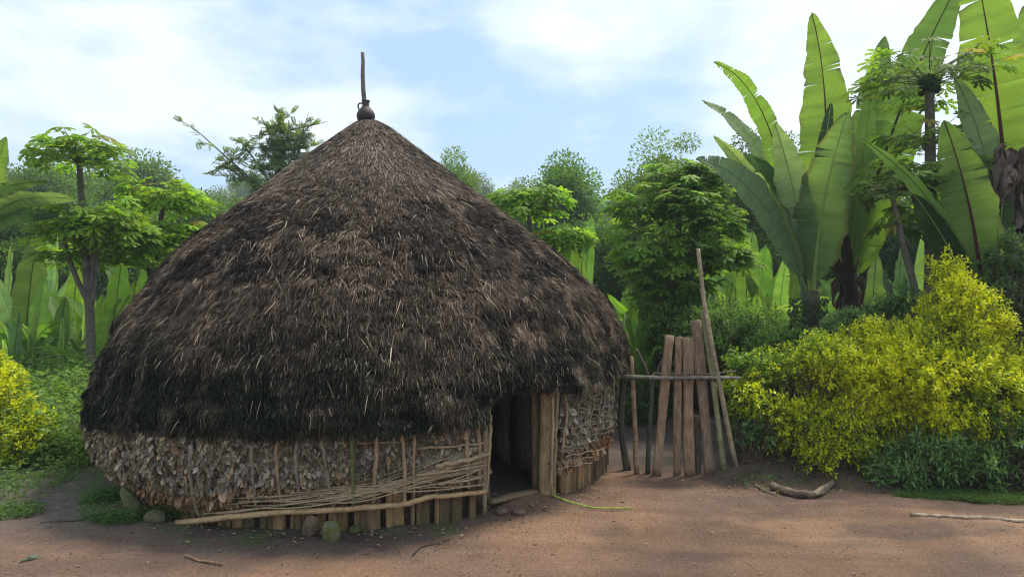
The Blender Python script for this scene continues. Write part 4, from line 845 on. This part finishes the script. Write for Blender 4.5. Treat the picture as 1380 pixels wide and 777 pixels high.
# ---------------------------------------------------------------- hedge of yellow-leaved shrubs
def shrub(loc, blobs, label, seed, n=2600, name='yellow_shrub', yellow=(.54, .55, .010), green=(.13, .23, .022), ybias=.5, leaf=.068, sprig=.19, cat='shrub', lw=.5, mat=None):
    """blobs: (centre, radii). Sprigs point outward from the union of the blobs"""
    rs = np.random.default_rng(seed); root = thing(name, loc, label, cat); loc = np.asarray(loc, float)
    C_ = np.array([b[0] for b in blobs], float); R_ = np.array([b[1] for b in blobs], float); vol = np.prod(R_, 1) ** (2 / 3); w_ = rs.choice(len(blobs), n, p=vol / vol.sum())
    d = unit(rs.normal(size=(n, 3)) - V(0, .35, 0)); q = rs.choice([1, 0], n, p=[.72, .28]); rad = np.where(q, rs.uniform(.86, 1.06, n), rs.uniform(.35, .86, n)); p = C_[w_] + d * R_[w_] * rad[:, None]
    p += (fbm(p * 2.6, 7, 3)[:, None] - .5) * .8 * d; hole = fbm(p * 3.2 + 5, 77, 2) > .36; p, d, q, rad = p[hole], d[hole], q[hole], rad[hole]; n = len(p)
    k = rs.choice([4, 5, 6], 1)[0]; dirs = unit(d * V(1, 1, .5) + V(0, 0, .75) + rs.normal(0, .45, (n, 3)))
    m = MBR(root)
    for j in range(6):
        t = .12 + .88 * j / 5; pos = p + dirs * (sprig * t)
        for sg in (0, math.pi):
            a = j * 2.1 + sg + rs.uniform(0, .6, n); s1 = unit(np.cross(dirs, V(.3, .2, 1.0) + 0 * dirs)); s2 = np.cross(s1, dirs); o = s1 * np.cos(a)[:, None] + s2 * np.sin(a)[:, None]
            dd = unit(o + dirs * (.35 + .5 * t)); l_ = leaf * rs.uniform(.7, 1.3, n) * (1.1 - .35 * t)
            yy = np.clip(ybias + .95 * (fbm(p * 2.4, 3, 3) - .5) * 2.6 + .45 * (t - .5) + rs.normal(0, .22, n) + .35 * (q - .6), 0, 1)
            leaves(m, pos, dd, l_, l_ * lw, lerpc(green, yellow, yy) * rs.uniform(.65, 1.25, (n, 1)), .5)
    m.build('foliage', mat or M_hedge, root)
    m = MBR(root); pick = rs.choice(n, min(n, 240), replace=False)
    for i in pick:
        b = loc + V(rs.uniform(-.12, .12), rs.uniform(-.05, .05), -.03); e = p[i] + dirs[i] * (sprig * (1.9 if i % 5 == 0 else .9)); mid = (b + e) / 2 + V(*rs.normal(0, .06, 3)) + V(0, 0, .05); m.tube([b, mid, e], [.010, .007, .003], (.10, .075, .05), 4, cap=False)
    m.build('branches', M_bark, root); return root
def bl(px, py, Y, rx, ry, dz=None):
    return (at(px, py, Y), (ww(rx, Y), (dz or ww((rx + ry) / 2, Y) * .75), ww(ry, Y)))
def gl(px, Y): return gpt(px, Y)
shrub(gl(1048, 8.5), [bl(1030, 525, 8.5, 42, 34), bl(1075, 500, 8.6, 55, 32), bl(1060, 560, 8.5, 50, 45), bl(1110, 520, 8.6, 50, 50), bl(1105, 585, 8.3, 45, 40), bl(1005, 500, 8.6, 18, 14), bl(1035, 600, 8.6, 22, 35)],
      'yellow green hedge shrub beside the gate', 51, 2300, ybias=.24)
shrub(gl(1120, 8.15), [bl(1120, 600, 8.15, 42, 28), bl(1135, 570, 8.2, 40, 35), bl(1100, 612, 8.1, 26, 18)], 'low bright shrub bulging out above the bent log', 52, 1300, ybias=.5)
shrub(gl(1175, 8.7), [bl(1155, 500, 8.7, 45, 50), bl(1190, 540, 8.6, 40, 60), bl(1165, 560, 8.6, 40, 45)], 'middle hedge shrub over the short dark stump', 53, 1900, ybias=.34)
shrub(gl(1265, 8.4), [bl(1230, 530, 8.4, 55, 70), bl(1270, 480, 8.5, 50, 60), bl(1290, 560, 8.3, 60, 70), bl(1282, 415, 8.6, 24, 50), bl(1300, 445, 8.6, 40, 45), bl(1205, 560, 8.3, 30, 55), bl(1273, 385, 8.6, 10, 22)],
      'tallest and most golden hedge shrub with a pointed top', 54, 3200, ybias=.60)
shrub(gl(1360, 8.3), [bl(1340, 545, 8.4, 42, 52), bl(1385, 570, 8.2, 50, 66), bl(1365, 520, 8.5, 36, 38), bl(1400, 520, 8.5, 40, 44)], 'golden hedge shrub cut by the right edge', 55, 1800, ybias=.5)
shrub(gl(12, 8.9), [bl(-15, 580, 8.9, 42, 40), bl(10, 603, 8.8, 34, 26), bl(-28, 535, 9.0, 32, 32), bl(-2, 545, 9.2, 20, 26), bl(20, 575, 8.9, 18, 14)], 'yellow shrub at the left edge of the path', 56, 2400, ybias=.66)
# dark lower plants at the foot of the hedge
DG, DG2 = (.07, .14, .04), (.15, .25, .08)
shrub(gl(1235, 7.95), [bl(1225, 636, 7.95, 34, 20), bl(1255, 622, 7.95, 24, 24), bl(1212, 648, 7.9, 18, 12)], 'dark narrow-leaved plant at the foot of the tallest shrub', 57, 380, 'dark_plant', DG2, DG, .4, .12, .26, 'plant', .26, mat=M_tleaf)
shrub(gl(1330, 7.9), [bl(1300, 628, 7.9, 30, 20), bl(1350, 615, 7.9, 36, 28), bl(1390, 612, 7.9, 30, 30)], 'dark narrow-leaved plant at the lower right edge', 58, 480, 'dark_plant', DG2, DG, .4, .12, .26, 'plant', .26, mat=M_tleaf)
shrub(gl(1012, 8.3), [bl(1010, 590, 8.4, 22, 22), bl(1022, 570, 8.5, 20, 20)], 'small dark plant with broad leaves beside the last gate pole', 59, 240, 'dark_plant', DG2, DG, .3, .085, .16, 'plant', mat=M_tleaf)
shrub(gl(1165, 9.2), [bl(1150, 440, 9.2, 38, 28), bl(1190, 435, 9.2, 38, 30), bl(1215, 425, 9.3, 25, 20), bl(1125, 455, 9.2, 25, 20)], 'dark creeper heap on top of the hedge below the ragged stem', 60, 1300, 'creeper', (.22, .32, .12), (.08, .15, .05), .35, .06, .14, 'creeper', mat=M_tleaf)
shrub(gl(1355, 8.9), [bl(1340, 400, 8.9, 30, 30), bl(1370, 380, 8.9, 30, 50), bl(1330, 440, 8.9, 30, 25), bl(1378, 440, 8.9, 25, 40)], 'leafy creeper climbing the dead leaves at the right edge', 61, 800, 'creeper', (.10, .16, .06), (.05, .10, .035), .4, .075, .16, 'creeper', mat=M_tleaf)
# dark bushes between gate and ensets
for k, (px, py, Y, rx, ry, n, lab) in enumerate([(905, 430, 12.0, 32, 40, 900, 'dark bush round the foot of the dense papaya'), (965, 440, 11.2, 38, 30, 900, 'dark bush behind the tallest gate board'), (1000, 455, 10.6, 30, 24, 700, 'low bush above the left end of the hedge'),
        (872, 470, 13.2, 26, 20, 700, 'low green bush behind the first gate boards'), (955, 470, 12.2, 44, 22, 900, 'leafy bush seen between the gate boards'), (1070, 468, 10.0, 45, 22, 800, 'green bush on top of the hedge left of the creeper'), (860, 445, 14, 30, 25, 600, 'small bush just right of the roof edge'), (1045, 455, 11.6, 40, 26, 700, 'bush below the small enset left of the vine-covered stem')]):
    shrub(gl(px, Y), [bl(px, py, Y, rx, ry), bl(px - rx * .6, py + ry * .5, Y, rx * .7, ry * .8), bl(px + rx * .6, py + ry * .4, Y, rx * .7, ry * .8), bl(px, py + ry * 1.3, Y, rx * .8, ry)], lab, 70 + k, n, 'green_bush', (.17, .27, .06), (.07, .14, .03), .35, .075, .2, 'bush', mat=M_tleaf)

# ---------------------------------------------------------------- gate of boards
ga = gp(915, 640); gate = thing('board_gate', (ga[0], ga[1], ga[2]), 'rustic gate of upright boards and poles lashed to a rail', 'gate')
YG = ga[1]
def board(x0, y0, x1, y1, wpx, col, Yb=0, th=.035, seed=0):
    wpx *= .86; m = MBR(gate); p0, p1 = at(x0, y0 + 3, YG + Yb), at(x1, y1, YG + Yb + .03); plank_mb(m, p0, p1, (1, 0, 0), ww(wpx, YG), th, col, seed, 16); return m.build('board', M_wood, gate)
board(884, 638, 903, 452, 14, (.31, .20, .12), 0, seed=1); board(912, 640, 915, 454, 12, (.26, .17, .105), .02, seed=2); board(929, 641, 927, 455, 16, (.28, .18, .11), 0, seed=3)
board(958, 638, 937, 432, 16, (.23, .155, .105), .02, seed=4); board(941, 640, 939, 560, 8, (.10, .075, .05), .08, seed=6)
def gpole(pts, r, col, name='pole', dY=0, dY1=None, seed=0, rough=.18):
    m = MBR(gate); n = 14; t = np.linspace(0, len(pts) - 1, n); q = np.array([(np.interp(a_, range(len(pts)), [p_[0] for p_ in pts]), np.interp(a_, range(len(pts)), [p_[1] for p_ in pts])) for a_ in t])
    d1 = dY if dY1 is None else dY1; P_ = [at(x, y, YG + dY + (d1 - dY) * i / (n - 1)) for i, (x, y) in enumerate(q)]; m.tube(P_, np.linspace(r, r * .7, n), np.tile(col, (n, 1)) * RNG.uniform(.8, 1.2, (n, 1)), 9, rough=rough, seed=seed); return m.build(name, M_bark, gate, True)
gpole([(976, 636), (962, 520), (947, 418)], .038, (.22, .21, .11), dY=-.02, seed=2); gpole([(993, 633), (962, 480), (948, 400), (941, 335)], .031, (.34, .26, .16), dY=-.08, seed=3)
gpole([(858, 638), (855, 560), (851, 480)], .036, (.27, .18, .11), 'post', dY=.05, seed=4, rough=.3)
gpole([(873, 640), (876, 560), (879, 505)], .034, (.06, .065, .04), 'post', dY=.05, seed=5, rough=.4); gpole([(846, 636), (836, 570), (840, 505), (846, 480)], .045, (.07, .07, .045), 'post', dY=.25, seed=6, rough=.4)
gpole([(879, 520), (868, 490), (858, 470)], .016, (.12, .09, .07), 'twig', dY=.04); gpole([(879, 520), (890, 490), (905, 460)], .014, (.12, .09, .07), 'twig', dY=.05)
gpole([(824, 506), (900, 509), (960, 508), (998, 509)], .024, (.19, .165, .135), 'rail', dY=-.09, seed=7); gpole([(880, 503), (940, 506), (992, 500)], .017, (.12, .10, .08), 'rail', dY=.08, seed=8)
for x, y in ((879, 508), (903, 508), (915, 508), (928, 508), (944, 508), (956, 508), (963, 508), (852, 507)):
    m = MBR(gate)
    for k in range(3):
        c = at(x + k * 1.2 - 1, y, YG - .02); a = np.linspace(0, 2 * math.pi, 11)
        m.tube([c + V(.004 * k, math.cos(t) * .08, math.sin(t) * .035) for t in a], .005, (.10, .08, .05), 4, cap=False)
    m.build('lashing', M_bark, gate)

# board fence behind the hedge
Yf = 9.75; fa = gpt(1245, Yf); fen = thing('board_fence', fa, 'short fence of grey brown boards behind the hedge below the papaya', 'fence')
m = MBR(fen)
for k, x in enumerate(range(1236, 1272, 7)): plank_mb(m, gpt(x, Yf, 0), at(x + random.uniform(-1, 1), 388 + random.uniform(-3, 6), Yf), (1, 0, 0), .066, .025, np.array([.15, .11, .08]) * random.uniform(.7, 1.1), k, 8)
m.build('board_panel', M_wood, fen)
m = MBR(fen); plank_mb(m, at(1160, 415, Yf + .05), at(1262, 412, Yf + .05), (0, 0, 1), .09, .03, (.12, .095, .075), 4); m.build('rail', M_wood, fen)
m = MBR(fen); plank_mb(m, gpt(1200, Yf + .06), at(1199, 382, Yf + .06), (1, 0, 0), .07, .05, (.10, .08, .065), 5); m.build('post', M_wood, fen)

# ---------------------------------------------------------------- small things on the ground
def rock(px, py, sx, sy, sz, label, seed, col=(.12, .10, .08), name='stone', dY=0, tilt=0, moss=0):
    b = gp(px, py); b[1] += dY; b[2] = float(gz(b[0], b[1])); root_o = V(*b); n = 14; u, v_ = np.meshgrid(np.linspace(0, 2 * math.pi, 19)[:-1], np.linspace(0, math.pi, 11)); d = np.stack([np.cos(u) * np.sin(v_), np.sin(u) * np.sin(v_), np.cos(v_)], -1).reshape(-1, 3)
    r = 1 + .35 * (fbm(d * 1.6 + seed * 3, seed, 3) - .5) + .16 * (vnoise(d * 5 + seed, 4) - .5) - .22 * np.maximum(0, d @ unit(V(math.sin(seed * 2.1), -.6, math.cos(seed))) - .62) - .3 * np.maximum(0, d @ unit(V(math.cos(seed * 1.7), -.5, .5)) - .6); p = np.sign(d) * np.abs(d) ** .85 * r[:, None] * V(sx, sy, sz) / 2
    ct, st_ = math.cos(tilt), math.sin(tilt); p = np.stack([p[:, 0] * ct + p[:, 2] * st_, p[:, 1], -p[:, 0] * st_ + p[:, 2] * ct], -1); p[:, 2] += sz * .30 if not tilt else -p[:, 2].min() - .02
    f = [(i * 18 + j, i * 18 + (j + 1) % 18, (i + 1) * 18 + (j + 1) % 18, (i + 1) * 18 + j) for i in range(10) for j in range(18)]
    cc = np.tile(col, (len(p), 1)) * (.7 + .6 * fbm(d * 3, seed + 3, 2))[:, None]
    if moss: mo = (np.clip((fbm(d * 2.2 + 9, seed, 3) - .42) / .1, 0, 1) * moss)[:, None]; cc = cc * (1 - mo) + mo * np.array([.10, .12, .025])
    m = MB(); m.add(p, f, cc); o = m.build(name, M_stone, None, True); o.location = [float(q) for q in root_o]; return tag(o, label, 'stone')
rock(447, 727, .17, .12, .21, 'mossy yellow green upright stone under the long pole', 1, (.13, .11, .07), moss=.9)
rock(418, 722, .14, .10, .20, 'narrow brown stone left of the mossy upright stone', 2, (.13, .09, .055), tilt=.3)
rock(210, 702, .20, .14, .13, 'rounded brown stone at the left foot of the wall', 3, (.11, .095, .06), moss=.3)
rock(178, 698, .13, .12, .36, 'long leaning stone against the left wall base', 4, (.11, .11, .06), tilt=-.55, moss=.4)
rock(478, 716, .12, .09, .07, 'small mossy stone right of the mossy upright stone', 5, (.07, .07, .04), moss=.5)
rock(676, 690, .13, .11, .07, 'squarish red brown stone set in the door step', 6, (.14, .095, .07)); rock(699, 687, .15, .11, .06, 'flatter red brown stone beside it in the door step', 7, (.14, .09, .068))
rock(665, 672, .12, .10, .08, 'small stone below the door threshold', 8, (.12, .085, .065)); rock(44, 753, .09, .06, .045, 'small square grey green chip of stone at lower left', 9, (.11, .13, .09))
rock(66, 712, .05, .04, .03, 'tiny dark stone on the left path', 10, (.08, .07, .06)); rock(952, 572, .30, .2, .10, 'flat stone on the path behind the tallest board', 11, (.13, .11, .1)); 
def ground_stick(pts, r0, r1, col, label, name, cat, lift=.0, rough=.2, seg=8, mat=None, seed=0):
    P_ = np.array([gp(x, y) for x, y in pts]); n = len(pts) * 5; t = np.linspace(0, len(pts) - 1, n); q = np.stack([np.interp(t, np.arange(len(pts)), P_[:, k]) for k in range(3)], -1)
    for _ in range(2): q[1:-1] = (q[:-2] + 2 * q[1:-1] + q[2:]) / 4
    rr = np.linspace(r0, r1, n); q[:, 2] = gz(q[:, 0], q[:, 1]) + rr * .8 + lift + .004; root = q[0].copy(); m = MB(); c = np.tile(col, (n, 1)) * RNG.uniform(.75, 1.25, (n, 1))
    m.tube(q - root, rr, c, seg, rough=rough, seed=seed); o = m.build(name, mat or M_bark, None, True); o.location = root; return tag(o, label, cat)
ground_stick([(1040, 658), (1070, 668), (1096, 671), (1108, 664), (1122, 650)], .043, .034, (.20, .15, .10), 'bent grey brown log lying below the hedge', 'bent_log', 'log', rough=.5, seg=12, seed=4)
ground_stick([(1227, 695), (1290, 699), (1395, 704)], .021, .016, (.30, .24, .16), 'straight pale pole lying on the ground at lower right', 'fallen_pole', 'pole', seed=5)
ground_stick([(743, 669), (770, 679), (800, 687), (852, 687)], .010, .008, (.26, .34, .06), 'green jointed plant stalk lying before the door', 'green_stalk', 'stalk', .01, mat=M_stick)
ground_stick([(250, 750), (268, 757), (285, 758), (300, 761)], .012, .006, (.22, .13, .07), 'short orange brown stick in the left foreground', 'fallen_stick', 'stick')
ground_stick([(556, 748), (566, 738), (590, 732), (606, 727)], .006, .004, (.05, .035, .03), 'thin dark curled twig in the middle foreground', 'twig', 'twig')
ground_stick([(55, 706), (85, 703), (103, 702)], .012, .008, (.08, .06, .05), 'dark stick across the left path', 'fallen_stick', 'stick')
ground_stick([(1018, 652), (1030, 645), (1048, 641)], .014, .008, (.20, .15, .11), 'pale curved root on the bank by the gate', 'root', 'root')
# stump under the hedge
s0 = gpt(1168, 8.35); st = MB(); st.tube([(0, 0, -.08), (.0, 0, .15), (.03, 0, .38), (.05, 0, .55)], [.11, .09, .08, .07], (.05, .04, .035), 12, rough=.35); o = st.build('stump', M_bark, None, True); o.location = s0; tag(o, 'short dark trunk showing in the gap under the hedge', 'trunk')

# weeds, grass and litter: nobody could count them
def weeds(name, label, cat, pts_fn, n, leaf, col, h, seed, mat=None):
    rs = np.random.default_rng(seed); x, y = pts_fn(rs, n); z = gz(x, y); m = MB(); hh = h * rs.uniform(.3, 1.2, n) * (.4 + 1.2 * fbm(P3(x * 1.2, y * 1.2), 5, 2))
    k = 9; P_ = np.stack([np.repeat(x, k), np.repeat(y, k), np.repeat(z, k)], -1); t = rs.random(n * k); lean = np.repeat(rs.normal(0, .25, (n, 2)), k, 0)
    P_[:, 2] += np.repeat(hh, k) * t; P_[:, :2] += lean * (np.repeat(hh, k) * t)[:, None] + rs.normal(0, .03, (n * k, 2)); a = rs.uniform(0, 2 * math.pi, n * k)
    d = np.stack([np.cos(a), np.sin(a), rs.uniform(-.2, .8, n * k)], -1); tone = np.repeat(.7 + .8 * fbm(P3(x * .9, y * .9), 15, 3), k)[:, None]
    leaves(m, P_, d, leaf * rs.uniform(.5, 1.4, n * k), leaf * .5 * rs.uniform(.5, 1.2, n * k), jit(col, n * k, .35) * tone, .6)
    return tag(m.build(name, mat or M_tleaf), label, cat, kind='stuff')
def ell(*cs):
    def f(rs, n):
        w_ = rs.integers(0, len(cs), n); c = np.array(cs)[w_]; a = rs.uniform(0, 2 * math.pi, n); r = np.sqrt(rs.random(n)); return c[:, 0] + c[:, 2] * r * np.cos(a), c[:, 1] + c[:, 3] * r * np.sin(a)
    return f
def rc(x0, x1, y0, y1): return lambda rs, n: (rs.uniform(x0, x1, n), rs.uniform(y0, y1, n))
weeds('weeds', 'tangle of light green weeds left of the hut', 'weeds', lambda rs, n: (lambda x, y: (x, y))(*(lambda y, u: (-7.9 + (-5.25 - .20 * (y - 8.5) + 7.9) * u + 0 * y - .12 * (y - 8), y))(rs.uniform(8.6, 13.5, n), rs.random(n))), 6500, .085, (.12, .19, .045), .85, 1)
weeds('undergrowth', 'green undergrowth beyond the yard among the ensets', 'undergrowth', rc(-9.5, 9.5, 12.5, 19), 8500, .13, (.08, .15, .035), .8, 2)
weeds('weeds', 'green weeds beyond the path behind the gate', 'weeds', rc(1.6, 4.6, 11.6, 13.5), 1500, .08, (.055, .105, .03), .4, 3)
t1 = gp(150, 700); t2 = gp(140, 672); t3 = gp(790, 618)
weeds('grass_tuft', 'low green weeds at the left foot of the hut wall', 'weeds', ell((t1[0], t1[1], .28, .16), (t2[0], t2[1], .2, .2), (t1[0] + .5, t1[1] + .05, .2, .06)), 420, .035, (.06, .13, .025), .12, 4)
weeds('grass_tuft', 'few green weeds at the foot of the wall right of the door', 'weeds', ell((t3[0], t3[1], .12, .08)), 50, .035, (.09, .15, .03), .1, 5)
weeds('weeds', 'sparse weeds along the edge of the left path', 'weeds', lambda rs, n: (-4.9 - .22 * (rs.random(n) ** .6) * 5 + rs.normal(0, .18, n), rs.uniform(6.9, 10.2, n)), 420, .05, (.09, .15, .04), .16, 11)
weeds('weeds', 'sparse weeds and seedlings at the foot of the hedge', 'weeds', lambda rs, n: (rs.uniform(2.6, 6.4, n), 7.95 + rs.normal(0, .14, n)), 190, .035, (.08, .14, .04), .09, 12)
t4 = gp(1300, 668); t5 = gp(1360, 672)
weeds('moss_turf', 'low mossy turf below the right end of the hedge', 'turf', ell((t4[0], t4[1], .75, .15), (t5[0], t5[1], .6, .15)), 3800, .018, (.06, .115, .02), .035, 6)
t6 = gp(15, 690)
weeds('ground_weeds', 'low weeds on the ground at the left edge', 'weeds', ell((t6[0], t6[1], .28, .25)), 150, .04, (.08, .13, .04), .06, 7)
# litter: fallen leaves, chips and crumbs of earth
rs = np.random.default_rng(88); m = MB(); n = 650; x = rs.uniform(-5.5, 6.5, n); y = 5.2 + (rs.random(n) ** 1.1) * 3.2; d = np.stack([rs.normal(size=n), rs.normal(size=n), rs.normal(0, .15, n)], -1); l_ = rs.uniform(.012, .038, n)
keep = (np.hypot(x - HC[0], y - HC[1]) > 3.08); c = np.where(rs.random((n, 1)) < .35, jit((.30, .24, .12), n, .3), np.where(rs.random((n, 1)) < .3, jit((.16, .2, .05), n, .3), jit((.17, .12, .08), n, .3)))
x, y, d, l_, c = x[keep], y[keep], d[keep], l_[keep], c[keep]; leaves(m, np.stack([x, y, gz(x, y) + .012], -1), d, l_, l_ * .5, c, .25)
# denser by the hedge foot and at the gate
n = 420; a = rs.uniform(-2.6, -.5, n); r_ = 3.12 + np.abs(rs.normal(0, .28, n)); l_ = rs.uniform(.02, .06, n); x = HC[0] + r_ * np.cos(a); y = HC[1] + r_ * np.sin(a); leaves(m, np.stack([x, y, gz(x, y) + .014], -1), rs.normal(size=(n, 3)) * V(1, 1, .2), l_, l_ * rs.uniform(.15, .6, n), jit((.24, .18, .11), n, .45), .35)
n = 260; x = rs.uniform(2.0, 6, n); y = rs.uniform(7.5, 8.2, n); d = rs.normal(size=(n, 3)) * V(1, 1, .2); l_ = rs.uniform(.02, .05, n); leaves(m, np.stack([x, y, gz(x, y) + .012], -1), d, l_, l_ * .5, jit((.26, .21, .10), n, .4), .3)
tag(m.build('leaf_litter', M_dry), 'small fallen leaves scattered over the trodden yard', 'litter', kind='stuff')
m = MB(); n = 9000; x = rs.uniform(-5.8, 6.8, n); y = 5.0 + rs.random(n) ** 1.0 * 3.6; keep = np.hypot(x - HC[0], y - HC[1]) > 3.05; x, y = x[keep], y[keep]; n = len(x)
dens = fbm(P3(x * 1.1, y * 1.1), 51, 3); keep = (dens + .25 * (np.hypot(x - HC[0], y - HC[1]) < 3.7) + .25 * ((x > 2.2) & (y > 7.6))) > rs.uniform(.35, .75, n); x, y = x[keep], y[keep]; n = len(x)
OC = np.array([(1, 0, 0), (0, 1, 0), (-1, 0, 0), (0, -1, 0), (.2, .1, .8), (.1, 0, -.8)], float); OF = {3: [(0, 1, 4), (1, 2, 4), (2, 3, 4), (3, 0, 4), (1, 0, 5), (2, 1, 5), (3, 2, 5), (0, 3, 5)]}
s_ = rs.uniform(.0025, .008, n)[:, None] * (1 + .6 * (rs.random((n, 1)) > .97)); X_ = unit(rs.normal(size=(n, 3)) * V(1, 1, .3)); Z_ = unit(V(0, 0, 1) + rs.normal(0, .2, (n, 3))); Y_ = np.cross(Z_, X_)
m.inst(OC, OF, np.stack([x, y, gz(x, y) + .004], -1), X_ * s_, Y_ * s_ * .8, Z_ * s_ * .7, jit((.17, .11, .075), n, .4)); tag(m.build('earth_crumbs', M_stone), 'crumbs of earth and grit on the yard', 'grit', kind='stuff')
o = ground_stick([(28, 757), (50, 752)], .012, .008, (.10, .17, .05), 'curled green leaf at the lower left corner', 'fallen_leaf', 'leaf'); o.scale = (1, 1, .5)

# ---------------------------------------------------------------- haze
m = bpy.data.meshes.new('haze'); x0, x1, y0, y1, z0, z1 = -335, 335, -26, 436, -1.2, 44
m.from_pydata([(x0, y0, z0), (x1, y0, z0), (x1, y1, z0), (x0, y1, z0), (x0, y0, z1), (x1, y0, z1), (x1, y1, z1), (x0, y1, z1)], [], [(0, 3, 2, 1), (4, 5, 6, 7), (0, 1, 5, 4), (1, 2, 6, 5), (2, 3, 7, 6), (3, 0, 4, 7)])
h = bpy.data.objects.new('haze', m); COL.objects.link(h); tag(h, 'pale blue humid haze over the far wood', 'haze', kind='stuff')
hm = bpy.data.materials.new('haze'); hm.use_nodes = True; t = hm.node_tree; t.nodes.clear(); vo = t.nodes.new('ShaderNodeVolumePrincipled'); oo = t.nodes.new('ShaderNodeOutputMaterial')
vo.inputs['Color'].default_value = (.80, .90, 1.0, 1); vo.inputs['Density'].default_value = .0012; vo.inputs['Anisotropy'].default_value = .3
t.links.new(vo.outputs['Volume'], oo.inputs['Volume']); m.materials.append(hm)
